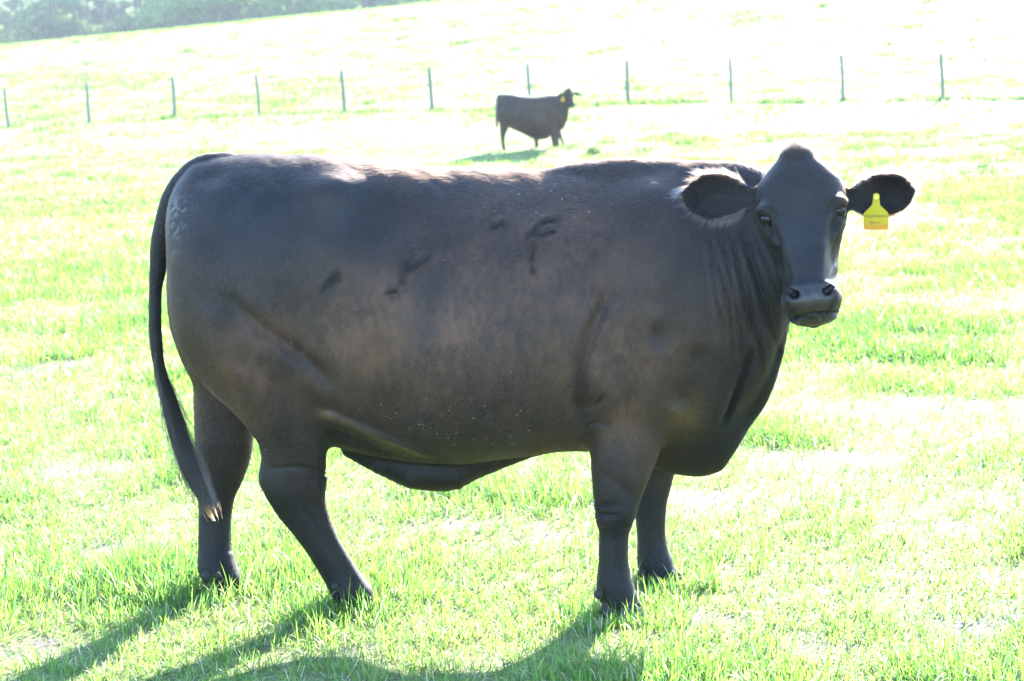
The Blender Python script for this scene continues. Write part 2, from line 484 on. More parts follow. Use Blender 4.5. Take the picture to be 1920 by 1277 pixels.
class Head:
    def __init__(s, o, u, v, w, sc=1.0):
        s.o, s.B, s.sc = np.asarray(o, float), np.stack([u, v, w], -1), sc
        rows = np.array([  # w, halfwidth, front v, back v
            (-.004, .008, .000, -.020), (.012, .040, .020, -.045), (.030, .060, .038, -.075), (.063, .094, .060, -.110), (.103, .124, .076, -.14),
            (.150, .133, .090, -.165), (.190, .132, .105, -.185), (.235, .121, .124, -.195), (.27, .112, .140, -.185),
            (.31, .100, .160, -.165), (.35, .089, .180, -.125), (.385, .079, .198, -.07), (.41, .079, .212, -.03), (.44, .083, .222, .00),
            (.465, .080, .220, .02), (.49, .070, .192, .03), (.508, .052, .158, .04), (.520, .012, .10, .05)])
        s.f = [pchip(rows[:, 0], rows[:, j]) for j in (1, 2, 3)]
    def loc(s, P):
        return (P - s.o) @ s.B / s.sc
    def glob(s, q):
        return s.o + s.B @ (np.asarray(q, float) * s.sc)
    def d(s, P):
        d = np.full(len(P), 9.0)
        m = np.nonzero((np.abs(P - s.glob((0, 0, .26))) < 0.48 * s.sc).all(1))[0]
        if not len(m): return d
        q = s.loc(P[m])
        u, v, w = q[:, 0], q[:, 1], q[:, 2]
        wc = np.clip(w, -.004, .52)
        hw, vf, vb = [f(wc) for f in s.f]
        vc = vb + (vf - vb) * 0.45
        dv = v - vc
        h = np.where(dv > 0, vf - vc, vc - vb)
        vn = np.clip(dv / h, -1, 1.2)
        tap = 1 - smoothstep(0.22, 0.36, wc) * (1 - smoothstep(.385, .43, wc)) * 0.36 * np.clip(vn, 0, 1) - 0.10 * np.clip(-vn, 0, 1)
        hh = hw * tap
        ex = 2.5 + 1.5 * smoothstep(0, .4, vn) * smoothstep(.16, .26, wc) * (1 - smoothstep(.37, .41, wc))
        k = (np.abs(u / hh) ** ex + np.abs(dv / h) ** ex + 1e-12) ** (1 / ex)
        L = np.sqrt(u * u + dv * dv)
        e = np.where(k > .05, L * (1 - 1 / np.maximum(k, .05)), -np.minimum(hh, h))
        ow = np.abs(w - wc)
        e = np.where(ow > 0, np.sqrt(np.maximum(e, 0) ** 2 + ow ** 2), e) * 0.9
        au = np.abs(u); qa = np.stack([au, v, w], -1)
        # brow ridge, eye socket, lids
        e = smin(e, ell_d(qa, (.104, .062, .167), (.028, .036, .018)), .028)
        e = e + bump(qa, (.120, .078, .198), .010, (.016, .03, .014))
        ex_, ev_, ew_ = s.EYE
        de = np.linalg.norm(qa - np.array(s.EYE), axis=1)
        lid = de - .0278
        slit = np.abs(w - ew_ - .12 * (au - ex_)) - .0068 * np.clip((v - ev_ + .03) / .02, 0, 1)
        lid = np.maximum(lid, -slit)
        e = smin(e, lid, .010)
        e = np.maximum(e, -(de - .0225))
        e = smin(e, ell_d(q, (0, .004, .013), (.040, .030, .020)), .025)
        # furrow in front of the eye, hollow of the cheek, facial crest
        e = e + bump(qa, (.090, .108, .232), .016, (.014, .03, .028))
        e = e + bump(qa, (.088, .10, .305), .018, (.020, .05, .045))
        e = e - bump(qa, (.104, .055, .275), .009, (.018, .05, .03)) + bump(qa, (.062, .15, .25), .005, (.012, .05, .03))
        e = e + bump(q, (0, .11, .215), .006, (.03, .05, .04))           # flat between the eyes
        e = e - bump(qa, (.045, .17, .31), .004, (.016, .05, .06))
        e = e + groove(qa * np.array([1, .05, 1]), np.array([(.094, .005, .208), (.080, .005, .235), (.069, .005, .27), (.066, .005, .325), (.070, .005, .37)]), .011, .009)
        e = e - groove(qa * np.array([1, .05, 1]), np.array([(.114, .003, .222), (.104, .003, .235), (.093, .003, .25)]), .006, .008)
        q2 = qa * np.array([1, .05, 1])
        e = e + groove(q2, np.array([(.078, .005, .172), (.094, .005, .166), (.112, .005, .172)]), .006, .006)           # folds over the eye
        e = e + groove(q2, np.array([(.070, .005, .196), (.078, .005, .180), (.092, .005, .176)]), .004, .006)
        e = e - bump(qa, (.050, .10, .150), .006, (.028, .06, .030)) + bump(q, (0, .09, .150), .004, (.022, .06, .05))
        e = e + bump(qa, (.070, .15, .345), .008, (.018, .06, .030))
        e = e - bump(qa, (.078, .10, .352), .008, (.016, .06, .020))
        e = e + groove(q2, np.array([(.116, .003, .240), (.104, .003, .30), (.094, .003, .36)]), .007, .010)              # edge of the jaw muscle
        # muzzle: broad pad, nostrils, mouth, lower lip
        e = smin(e, ell_d(q, (0, .175, .435), (.085, .055, .048)), .025)
        e = smin(e, ell_d(qa, (.030, .205, .432), (.046, .034, .042)), .02)
        e = e - bump(qa, (.046, .222, .386), .006, (.024, .03, .010))
        e = e + bump(qa, (.030, .24, .372), .004, (.04, .03, .008))
        n1 = ell_d(qa, (.0455, .236, .417), (.0150, .034, .0120)); n2 = ell_d(qa, (.0600, .226, .408), (.0120, .034, .0090))
        nst = smin(n1, n2, .008)
        kk = .008; hh_ = np.maximum(kk - np.abs(e + nst), 0) / kk
        e = np.maximum(e, -nst) + hh_ * hh_ * kk * .25
        e = e - bump(qa, (.070, .220, .425), .006, (.010, .03, .022))
        e = e + bump(q, (0, .24, .440), .0025, (.006, .03, .03))
        mline = .474 + .30 * np.maximum(au - .030, 0)
        e = e + .016 * np.exp(-((w - mline) / .0040) ** 2) * smoothstep(.10, .15, v) * (1 - smoothstep(.078, .095, au))
        e = e - bump(qa, (.028, .180, .492), .006, (.030, .04, .010))
        e = e - bump(q, (.058, .165, .488), .010, (.014, .03, .012))
        d[m] = e * s.sc
        return d
    EYE = (.103, .060, .194)

class Ear:
    """a cupped paddle: a runs base to tip, b across, c towards the opening"""
    def __init__(s, base, tip, cdir, hb, cup=.03, sc=1.0):
        s.o = np.asarray(base, float); a = np.asarray(tip, float) - s.o
        s.L = np.linalg.norm(a); a = a / s.L
        c = np.asarray(cdir, float); c = c - a * (c @ a); c /= np.linalg.norm(c)
        s.B = np.stack([a, np.cross(c, a), c], -1)
        s.hb, s.cup, s.sc = hb, cup, sc
        s.prof = pchip([0, .12, .3, .55, .75, .9, 1.0], [.30, .45, .80, 1.0, .92, .62, .05])
    def d(s, P):
        d = np.full(len(P), 9.0)
        mid = s.o + s.B[:, 0] * s.L / 2
        m = np.nonzero((np.abs(P - mid) < s.L * 0.5 + .09 * s.sc).all(1))[0]
        if not len(m): return d
        q = (P[m] - s.o) @ s.B
        t = np.clip(q[:, 0] / s.L, 0, 1)
        hb = s.hb * s.prof(t)
        bn = q[:, 1] / hb
        c0 = -s.cup * (1 - np.clip(bn * bn, 0, 1.2)) * np.sin(np.pi * np.clip(t * .9 + .08, 0, 1))
        th = (.0075 + .008 * (1 - t)) * s.sc
        d1 = np.abs(q[:, 2] - c0) - th
        oa = np.maximum(np.maximum(-q[:, 0], q[:, 0] - s.L), 0)
        d2 = np.sqrt(np.maximum(np.abs(q[:, 1]) - hb, 0) ** 2 + oa ** 2) + np.minimum(np.abs(q[:, 1]) - hb, 0)
        k = .010 * s.sc
        h = np.maximum(k - np.abs(d1 - d2), 0) / k
        d[m] = (np.maximum(d1, d2) + h * h * k * .25) * .85
        return d

def mesh_field(field, lo, hi, vox, sub):
    lo, hi = np.asarray(lo, float), np.asarray(hi, float)
    n = np.ceil((hi - lo) / vox).astype(int) + 1
    g = np.stack(np.meshgrid(*[lo[i] + np.arange(n[i]) * vox for i in range(3)], indexing='ij'), -1).reshape(-1, 3)
    val = np.concatenate([field(c) for c in np.array_split(g, max(1, len(g) // 400000))])
    arr = np.clip(val, -3 * vox, 3 * vox).reshape(n).astype(np.float32)
    gr = openvdb.FloatGrid(background=float(3 * vox)); gr.gridClass = openvdb.GridClass.LEVEL_SET
    gr.copyFromArray(arr)
    pts, quads = gr.convertToQuads(isovalue=0.0)
    co = np.asarray(pts, float) * vox + lo
    f = np.asarray(quads, int)[:, ::-1]
    def project(co, it):
        for _ in range(it):
            e = vox * 0.12
            K = np.array([[1, -1, -1], [-1, -1, 1], [-1, 1, -1], [1, 1, 1]], float)
            gsum = np.zeros_like(co); ds = 0
            for k in K:
                v = field(co + k * e); gsum += k * v[:, None]; ds = ds + v
            ds = ds / 4; gsum /= (4 * e)
            L2 = np.maximum((gsum ** 2).sum(1), 0.15)
            co = co - gsum * np.clip(ds / L2, -vox * .6, vox * .6)[:, None]
        return co
    co = project(co, 2)
    for s in range(sub):
        # all-quad split
        ed = np.concatenate([f[:, [0, 1]], f[:, [1, 2]], f[:, [2, 3]], f[:, [3, 0]]])
        es = np.sort(ed, 1)
        key = es[:, 0] * (len(co) + 1) + es[:, 1]
        uk, inv = np.unique(key, return_inverse=True)
        ue = np.stack([uk // (len(co) + 1), uk % (len(co) + 1)], -1)
        mid = co[ue].mean(1); fc = co[f].mean(1)
        n0, n1 = len(co), len(ue)
        e = inv.reshape(4, -1) + n0
        c = np.arange(len(f)) + n0 + n1
        nf = np.concatenate([np.stack([f[:, k], e[k], c, e[(k + 3) % 4]], -1) for k in range(4)])
        co = np.concatenate([co, mid, fc]); f = nf
        co = project(co, 1)
        # relax a little along the surface, then back on to it
        nb = np.zeros_like(co); cnt = np.zeros(len(co))
        for a, b in ((0, 1), (1, 2), (2, 3), (3, 0)):
            np.add.at(nb, f[:, a], co[f[:, b]]); np.add.at(cnt, f[:, a], 1)
        nb /= np.maximum(cnt, 1)[:, None]
        co = project(co + 0.4 * (nb - co), 1)
    return co, f

def vnormals(co, f):
    n = np.cross(co[f[:, 2]] - co[f[:, 0]], co[f[:, 3]] - co[f[:, 1]])
    out = np.zeros_like(co)
    for k in range(4): np.add.at(out, f[:, k], n)
    return out / np.maximum(np.linalg.norm(out, axis=1), 1e-12)[:, None]
# ------------------------------------------------------------------ the near cow
def yc(px):                                    # the body's middle plane, the head end a touch nearer
    return 6.47 - 0.075 * (px - 330) / 1000.0

TUFTS = [[(606, 538), (618, 524), (630, 508), (636, 522)], [(752, 524), (760, 495), (770, 484)], [(770, 500), (788, 490), (806, 478)], [(728, 545), (744, 541)],
         [(990, 440), (1006, 424), (1020, 414), (1046, 408)], [(1002, 462), (996, 480), (1000, 505)], [(925, 424), (944, 414)], [(1010, 438), (1040, 430)]]

def near_cow_field():
    def row(px, t, b, hw, dy=0, fr=.46, ex=2.3, eu=None):
        Y = yc(px) + dy
        x = at(px, (t + b) / 2, Y)[0]
        return (x, at(px, t, Y)[2], at(px, b, Y)[2], hw, Y, fr, eu or ex, ex)
    trunk = Loft([row(*a) for a in [
        (318, 420, 470, .05, 0, .5, 2.0), (328, 372, 560, .15, 0, .45, 2.2), (345, 336, 620, .20, 0, .42, 2.3, 2.0), (385, 302, 690, .245, 0, .40, 2.4, 2.0),
        (450, 290, 750, .285, 0, .40, 2.5, 2.0), (540, 290, 805, .315, 0, .42, 2.5, 2.0), (620, 292, 835, .335, 0, .45, 2.4, 2.15), (700, 298, 852, .375, 0, .50, 2.3, 2.0),
        (780, 307, 862, .415, 0, .54, 2.2, 1.85), (860, 314, 864, .435, 0, .56, 2.2, 1.65), (950, 317, 853, .435, 0, .55, 2.2, 1.62), (1050, 318, 842, .415, 0, .53, 2.2, 1.62),
        (1130, 315, 842, .385, 0, .52, 2.2, 1.62), (1200, 311, 840, .355, -.01, .5, 2.2, 1.62), (1270, 305, 835, .32, -.02, .48, 2.2, 1.62), (1330, 301, 815, .28, -.04, .46, 2.1, 1.62),
        (1385, 304, 770, .225, -.08, .45, 2.1, 1.55), (1430, 318, 705, .18, -.13, .45, 2.1, 1.55), (1465, 345, 620, .135, -.18, .45, 2.0), (1500, 385, 560, .08, -.22, .45, 2.0),
        (1515, 430, 500, .02, -.23, .5, 2.0)]])
    brisket = Loft([row(*a) for a in [
        (1170, 730, 838, .06, 0, .5, 2), (1215, 700, 874, .12, 0, .5, 2), (1260, 690, 888, .135, 0, .5, 2), (1305, 680, 893, .13, -.01, .5, 2), (1345, 660, 884, .11, -.02, .5, 2),
        (1372, 640, 852, .09, -.04, .5, 2), (1400, 610, 806, .08, -.06, .5, 2), (1430, 570, 765, .075, -.09, .5, 2), (1455, 530, 705, .065, -.12, .5, 2), (1474, 510, 630, .05, -.15, .5, 2), (1482, 520, 590, .02, -.15, .5, 2)]])
    def ch(rows, Y=None, k=1.0, sub=4):
        out = []
        for a in rows:
            px, py, r = a[:3]
            y = a[3] if len(a) > 3 else Y
            kk = a[4] if len(a) > 4 else k
            out.append((*at(px, py, y), r * y / FPX, kk))
        return polyline(out, sub)
    nh = ch([(470, 600, 120, 6.32, 1.05), (500, 690, 100, 6.30, 1.1), (527, 755, 80, 6.30, 1.15), (546, 810, 66, 6.31, 1.2), (551, 855, 61, 6.32, 1.25), (549, 893, 61, 6.33, 1.3),
             (557, 928, 53, 6.34, 1.3), (583, 983, 39, 6.345, 1.2), (611, 1032, 33, 6.35, 1.15), (634, 1070, 33, 6.355, 1.1), (650, 1098, 36, 6.36, 1.05), (664, 1118, 37, 6.36, 1.0)])
    fh = ch([(440, 620, 100, 6.66, 1.05), (428, 720, 66, 6.66, 1.1), (421, 780, 58, 6.66, 1.15), (420, 830, 56, 6.66, 1.2), (414, 880, 47, 6.66, 1.25), (406, 925, 36, 6.655, 1.2),
             (403, 980, 31, 6.65, 1.15), (403, 1030, 32, 6.64, 1.1), (407, 1062, 37, 6.63, 1.05), (418, 1088, 35, 6.62, 1.0)])
    nf = ch([(1190, 640, 100, 6.22, 1.1), (1186, 720, 88, 6.20, 1.1), (1181, 780, 75, 6.19, 1.12), (1173, 830, 67, 6.18, 1.15), (1164, 882, 56, 6.17, 1.15), (1156, 935, 44, 6.165, 1.1), (1153, 965, 38, 6.16, 1.05),
             (1151, 1005, 28, 6.16, 1.05), (1150, 1045, 28, 6.16, 1.0), (1151, 1080, 32, 6.16, 1.0), (1154, 1105, 36, 6.16, 1.0), (1162, 1125, 35, 6.155, 1.0)])
    ff = ch([(1235, 760, 70, 6.58, 1.1), (1232, 840, 46, 6.58, 1.15), (1225, 900, 36, 6.58, 1.1), (1219, 950, 31, 6.58, 1.05), (1221, 1000, 27, 6.58, 1.0), (1224, 1035, 30, 6.58, 1.0), (1229, 1060, 34, 6.58, 1.0), (1236, 1078, 33, 6.57, 1)])
    tail = ch([(430, 302, 16, 6.46, 1), (395, 307, 20, 6.465, 1), (362, 327, 24, 6.47, 1), (335, 358, 24, 6.475, 1), (316, 398, 21, 6.48, 1), (303, 445, 19, 6.485, 1), (296, 500, 15.5, 6.49, 1), (291, 560, 12.5, 6.49, 1),
               (291, 620, 11, 6.49, 1), (298, 690, 10, 6.49, 1), (312, 750, 8, 6.485, 1), (332, 810, 5, 6.48, 1)])
    udder = ch([(660, 838, 22, 6.50, .8), (715, 856, 32, 6.50, .7), (790, 876, 42, 6.49, .65), (835, 880, 41, 6.48, .65), (885, 868, 32, 6.48, .7), (945, 852, 24, 6.47, .75), (1010, 838, 16, 6.46, .8), (1070, 832, 11, 6.46, .9)])
    ho = at(1492, 279, 6.10)
    rc = ray(1508, 430); v = -rc / np.linalg.norm(rc)
    w = -(UPV * math.cos(R(6)) - RGT * math.sin(R(6))); w = w - v * (w @ v); w /= np.linalg.norm(w)
    u = np.cross(w, v); u = u if u @ RGT > 0 else -u
    head = Head(ho, u, v, w)
    def hp(px, py, vv):                                  # a pixel of the head at height vv before its frame's plane
        p = at(px, py, 6.10)
        q = head.loc(p); s = 1 - vv / 6.1
        return head.glob((q[0] * s, vv, q[2] * s))
    ear_l = Ear(hp(1424, 372, -.055), hp(1277, 362, -.045), v * .92 + UPV * .18 - u * .1, .070, .050)
    ear_r = Ear(hp(1574, 376, -.055), hp(1715, 356, -.05), v * .95 + UPV * .12 + u * .05, .063, .044)
    # surface landmarks on the near side (pixel -> the flank's own depth)
    def fl(px, py, dy=-.36): return at(px, py, yc(px) + dy)
    folds = []
    for i in range(8):
        x0, x1 = 1306 + 14.5 * i, 1330 + 21 * i
        Yf = 6.20 - .010 * i
        j = [(0, 0, 0), (3, -4, -40), (-4, 3, 20), (2, -3, 45), (5, 4, -30), (-3, -5, 30), (4, 5, -15), (-2, 2, 25)][i]
        folds.append([at(x0 + j[0], 405 + 4 * i + abs(j[2]) * .4, Yf), at(x0 + 6 + j[0], 470, Yf - .01), at((x0 + x1) / 2 + 6 + j[1], 545 + 5 * i, Yf - .01), at(x1 + j[0], 640 + 8 * i + j[2], Yf)])
    fold_amp = [.003, .005, .010, .007, .012, .009, .011, .006]
    S = np.array([1, .03, 1.0])                           # lets a furrow reach through the depth
    def g(P, pts, depth, width):
        near = P[:, 1] < 6.42
        out = np.zeros(len(P))
        if near.any(): out[near] = groove(P[near] * S, np.asarray(pts) * S, depth, width)
        return out
    thigh_n, thigh_f = fl(452, 560, -.17), at(425, 560, 6.63)
    def field(P):
        d = trunk.d(P)
        d = smin(d, ell_d(P, thigh_n, (.215, .165, .31)), .10)
        d = smin(d, ell_d(P, thigh_f, (.19, .16, .30)), .08)
        d = smin(d, brisket.d(P), .05)
        d = smin(d, ell_d(P, at(1235, 560, 6.24), (.17, .135, .30)), .12)      # shoulders
        d = smin(d, ell_d(P, at(1235, 560, 6.56), (.17, .135, .30)), .12)
        d = smin(d, ell_d(P, at(1170, 322, 6.40), (.20, .045, .03)), .08)      # withers
        d = smin(d, chain_d(P, nh), .05); d = smin(d, chain_d(P, fh), .05)
        d = smin(d, chain_d(P, nf), .05); d = smin(d, chain_d(P, ff), .05)
        d = smin(d, chain_d(P, udder), .025)
        d = smin(d, chain_d(P, tail), .012)
        # bones and hollows of the near side, and the same beyond
        d = d - bump(P, fl(628, 350, -.24), .034, (.085, .08, .055)) - bump(P, at(628, 350, 6.70), .034, (.085, .08, .055))   # hook bones
        d = d + bump(P, fl(725, 410, -.30), .032, (.10, .12, .10)) + bump(P, at(725, 410, 6.75), .032, (.10, .12, .10))   # flank hollow
        d = d - bump(P, fl(338, 410, -.12), .020, (.05, .07, .05)) - bump(P, at(338, 410, 6.60), .020, (.05, .07, .05))   # pin bones
        d = d + bump(P, fl(470, 440, -.26), .012, (.11, .12, .06))
        d = d + bump(P, fl(400, 335, -.14), .012, (.05, .07, .03))
        d = d + g(P, [fl(430, 560, -.33), fl(500, 622, -.33), fl(570, 672, -.34), fl(632, 735, -.34)], .020, .024)        # stifle furrow
        d = d - g(P, [fl(450, 625, -.33), fl(520, 672, -.33), fl(590, 735, -.34), fl(620, 770, -.33)], .007, .035)
        d = d - g(P, [fl(585, 770, -.30), fl(660, 800, -.31), (fl(740, 832, -.30)), fl(830, 862, -.22)], .012, .013)       # flank fold
        d = d + g(P, [fl(600, 812, -.28), fl(670, 832, -.28), fl(750, 864, -.25)], .014, .020)
        d = d + g(P, [fl(1150, 520, -.34), fl(1120, 600, -.35), fl(1094, 670, -.35), fl(1083, 740, -.34), fl(1092, 800, -.3)], .026, .022)   # behind the shoulder
        d = d - bump(P, fl(1135, 720, -.31), .024, (.045, .08, .06))                                                      # elbow
        d = d + g(P, [fl(1098, 765, -.33), fl(1120, 758, -.34), fl(1140, 735, -.34)], .014, .009)
        d = d + g(P, [fl(1100, 800, -.3), fl(1120, 792, -.32), fl(1150, 800, -.3)], .012, .010)
        d = d + bump(P, fl(1232, 625, -.34), .018, (.03, .08, .035))
        d = d + g(P, [fl(1268, 770, -.28), fl(1290, 700, -.3), fl(1310, 640, -.3)], .022, .032)
        d = d - bump(P, fl(1310, 620, -.26), .020, (.06, .1, .09))                                                        # point of shoulder
        d = d + g(P, [at(1350, 800, 6.28), at(1368, 745, 6.26), at(1390, 690, 6.22), at(1400, 640, 6.2)], .028, .014)     # crease over the brisket
        for pts, am in zip(folds, fold_amp):
            d = d + g(P, pts, am, .0085)
            d = d - g(P, np.asarray(pts) + np.array([.0125, 0, 0]), am * .9, .011)
        for tp in TUFTS:
            d = d - g(P, [fl(*q, -.40) for q in tp], .004, .007)
            d = d + g(P, [fl(q[0] + 4, q[1] + 12, -.40) for q in tp], .005, .009)
        d = d - g(P, [fl(1290, 360, -.2), fl(1262, 450, -.3), fl(1245, 560, -.33)], .010, .045)                             # shoulder blade
        d = d + g(P, [fl(470, 330, -.2), fl(420, 400, -.25), fl(395, 480, -.28)], .008, .05)
        d = d - g(P, [fl(395, 560, -.28), fl(415, 650, -.3), fl(455, 730, -.28)], .012, .03)
        d = d + g(P, [fl(435, 540, -.28), fl(450, 640, -.3)], .010, .03)
        # ribs, faintly
        for k in range(6):
            x = 800 + 52 * k
            d = d + g(P, [fl(x + 20, 440, -.42), fl(x, 600, -.43), fl(x - 14, 760, -.40)], .0025, .018)
        # wrinkles at hock, knee and fetlocks
        d = d + g(P, [at(500, 885, 6.2), at(560, 880, 6.2), at(610, 893, 6.25)], .009, .008)
        d = d + g(P, [at(575, 905, 6.2), at(610, 900, 6.25)], .008, .007)
        d = d + g(P, [at(1112, 945, 6.1), at(1140, 950, 6.1), at(1160, 945, 6.1)], .008, .0065)
        d = d + g(P, [at(1115, 965, 6.1), at(1140, 968, 6.1), at(1160, 965, 6.1)], .008, .0065)
        d = d + g(P, [at(528, 850, 6.2), at(545, 925, 6.2), at(590, 1010, 6.2), at(618, 1060, 6.2)], .006, .009)          # tendons
        d = d + g(P, [at(1160, 975, 6.1), at(1158, 1030, 6.1), at(1160, 1085, 6.1)], .005, .008)
        d = d + g(P, [at(412, 900, 6.5), at(408, 980, 6.5), at(408, 1040, 6.5)], .005, .008)
        d = d - bump(P, at(494, 900, 6.30), .010, (.028, .06, .035)) - bump(P, at(1176, 958, 6.12), .008, (.03, .05, .03))
        d = d - bump(P, at(610, 905, 6.30), .008, (.03, .06, .04)) + g(P, [at(1118, 880, 6.1), at(1150, 900, 6.1), at(1185, 930, 6.1)], .004, .014)
        for tx, ty in ((705, 880), (925, 872), (770, 905), (860, 902)):
            d = d - bump(P, at(tx, ty, 6.42), .012, (.016, .05, .022))
        # lumpy unevenness of a living hide
        X = P[:, 0] + .37 * P[:, 1]; Z = P[:, 2] + .21 * P[:, 1]
        n1 = np.sin(X * 19 + 1.3 * np.sin(Z * 13)) * np.sin(Z * 17 + 1.7 * np.sin(X * 11))
        n2 = np.sin(X * 41 + 2 * np.sin(Z * 23 + 1)) * np.sin(Z * 33 + 2 * np.sin(X * 27))
        body = smoothstep(.35, .6, P[:, 2])
        d = d + (.0022 * n1 + .0008 * n2) * body
        # fetlock dewclaws
        hd = head.d(P)
        hd = smin(hd, ear_l.d(P), .02); hd = smin(hd, ear_r.d(P), .02)
        d = smin(d, hd, .035)
        return d
    return field, head, (ear_l, ear_r), hp

field, head, ears, hp = near_cow_field()
import time as _t
_t0 = _t.time()
BV, BF = mesh_field(field, (-1.25, 5.78, -0.02), (1.35, 6.98, 1.5), 0.015, 2)
print('cow mesh', len(BV), _t.time() - _t0)
hide = mat_coat()

def pxof(P):
    q = P - EYE
    f = q @ FWD
    return IW / 2 + FPX * (q @ RGT) / f, IH / 2 - FPX * (q @ UPV) / f

def coat_colour(P):
    """base colour of the hide: black, sun-bleached brown in places, grey nose, dusty pin bone; some sheen, bounce light and shade painted in"""
    x, y = pxof(P)
    c = np.tile(np.array([[.0130, .0086, .0064]]), (len(P), 1))
    nz = .45 * fbm(P[:, 0] * 14 + 30, P[:, 2] * 8 + P[:, 1] * 5, 5, 4) + .55 * fbm(P[:, 0] * 75 + 3, P[:, 2] * 40 + P[:, 1] * 25, 15, 3)
    def mix(w, col):
        nonlocal c
        w = np.clip(w, 0, 1)[:, None]
        c = c * (1 - w) + np.array(col) * w
    def spot(cx, cy, rx, ry): return np.exp(-((x - cx) / rx) ** 2 - ((y - cy) / ry) ** 2)
    brown = (.066, .034, .019)
    br = (spot(690, 620, 190, 110) + .7 * spot(450, 700, 100, 120) + .7 * spot(920, 600, 220, 170) + .7 * spot(1180, 790, 80, 110) + .4 * spot(1060, 430, 160, 90)
          + .6 * spot(1180, 620, 150, 130) + .35 * spot(740, 310, 150, 25))
    mix(.9 * br * (.45 + .75 * smoothstep(.28, .72, nz)), brown)
    mix(.8 * spot(1288, 775, 36, 36), (.062, .036, .014))  # warm light bounced off the grass, painted on the chest
    mix(.8 * spot(612, 776, 18, 8) + .5 * np.exp(-((y - np.interp(x, [600, 660, 720, 800], [776, 797, 828, 862])) / 6) ** 2) * (x > 600) * (x < 790), (.085, .052, .03))  # tan highlight along the flank fold, painted into the coat
    for cx, cy, rx, ry in [(792, 610, 30, 75), (820, 535, 28, 34), (1235, 625, 26, 30), (620, 535, 20, 20), (440, 560, 60, 40), (700, 430, 60, 60), (1085, 690, 16, 90), (575, 680, 50, 16)]:
        mix(.6 * spot(cx, cy, rx, ry), (.014, .012, .012))  # wet patches, plus painted shade in the flank hollow and furrows
    mix(.8 * spot(470, 400, 140, 80) + .7 * spot(650, 380, 40, 60) + .8 * spot(1500, 430, 60, 110) * (P[:, 1] < 6.12), (.0150, .0142, .0155))  # bluish sky sheen on rump, hook and face put into the colour
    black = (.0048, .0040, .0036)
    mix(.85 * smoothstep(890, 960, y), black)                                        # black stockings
    mix(.8 * smoothstep(1345, 1420, x + .25 * (y - 600)) * smoothstep(395, 470, y) * (P[:, 1] > 5.98), black)      # neck and dewlap black, with the shade behind the head painted in
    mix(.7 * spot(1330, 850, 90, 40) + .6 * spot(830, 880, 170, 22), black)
    sp = smoothstep(.52, .60, fbm(P[:, 0] * 90, P[:, 2] * 90 + P[:, 1] * 40, 8, 3))
    mix(.6 * sp * (spot(336, 395, 20, 24) + .6 * spot(330, 430, 10, 40)), (.11, .098, .085))
    mix(.9 * (x < np.interp(y, [330, 400, 480, 600, 900], [330, 316, 309, 308, 360])) * smoothstep(300, 350, y) * (P[:, 1] > 6.42), black)
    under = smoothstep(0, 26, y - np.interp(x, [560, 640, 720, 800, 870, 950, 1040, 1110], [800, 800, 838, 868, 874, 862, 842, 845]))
    mix(.85 * under * (x > 596) * (x < 1104) * (y < 935), black)  # shade below the belly edge put into the coat as black hair
    mix(.6 * spot(1110, 760, 22, 60) + .75 * spot(1375, 790, 50, 90), black)  # shade of the elbow crease painted in; chest edge darkened too
    for tp in TUFTS:
        for (a0, b0), (a1, b1) in zip(tp[:-1], tp[1:]):
            t = np.clip(((x - a0) * (a1 - a0) + (y - b0) * (b1 - b0)) / ((a1 - a0) ** 2 + (b1 - b0) ** 2), 0, 1)
            dd = (x - a0 - t * (a1 - a0)) ** 2 + (y - b0 - 4 - t * (b1 - b0)) ** 2
            mix(.9 * np.exp(-dd / 22), (.004, .0035, .003))
    return c

def nose_mask(q):
    """head coordinates -> bare muzzle skin"""
    u, v, w = np.abs(q[:, 0]), q[:, 1], q[:, 2]
    lim = .060 - .5 * np.clip(w - .425, 0, .05)
    a = smoothstep(.388, .398, w + .12 * np.maximum(u - .02, 0)) * (1 - smoothstep(.466, .474, w)) * (1 - smoothstep(lim - .006, lim + .014, u)) * smoothstep(.17, .19, v)
    return a

def build_hide_mesh(V, F, org, parent, head, col=None):
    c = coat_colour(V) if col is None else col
    q = head.loc(V)
    nm = nose_mask(q) * (np.abs(q[:, 0]) < .1)
    c = c * (1 - nm[:, None]) + np.array([.024, .019, .017]) * nm[:, None]
    qa = np.stack([np.abs(q[:, 0]), q[:, 1], q[:, 2]], -1)
    nin = np.minimum(ell_d(qa, (.0455, .236, .417), (.0150, .034, .0120)), ell_d(qa, (.0600, .226, .408), (.0120, .034, .0090)))
    k = (1 - smoothstep(.0, .0025, nin))[:, None]
    c = c * (1 - k) + .004 * k  # darkness inside the nostrils is put into the colour
    lip = (smoothstep(.470, .478, q[:, 2]) * (q[:, 2] < .54) * (np.abs(q[:, 0]) < .1) * smoothstep(.05, .09, q[:, 1]))[:, None]
    c = c * (1 - lip) + .009 * lip
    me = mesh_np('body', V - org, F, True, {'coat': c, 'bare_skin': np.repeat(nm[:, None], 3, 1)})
    return link('body', me, hide, parent), c, nm

cow = bpy.data.objects.new('cow', None); C.objects.link(cow)
COW0 = np.array([-.15, 6.40, 0.0]); cow.location = COW0
tag(cow, 'big black cow standing side-on in front, head turned to us, yellow tag in its ear', 'cow')
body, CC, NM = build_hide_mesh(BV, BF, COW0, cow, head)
BN = vnormals(BV, BF)

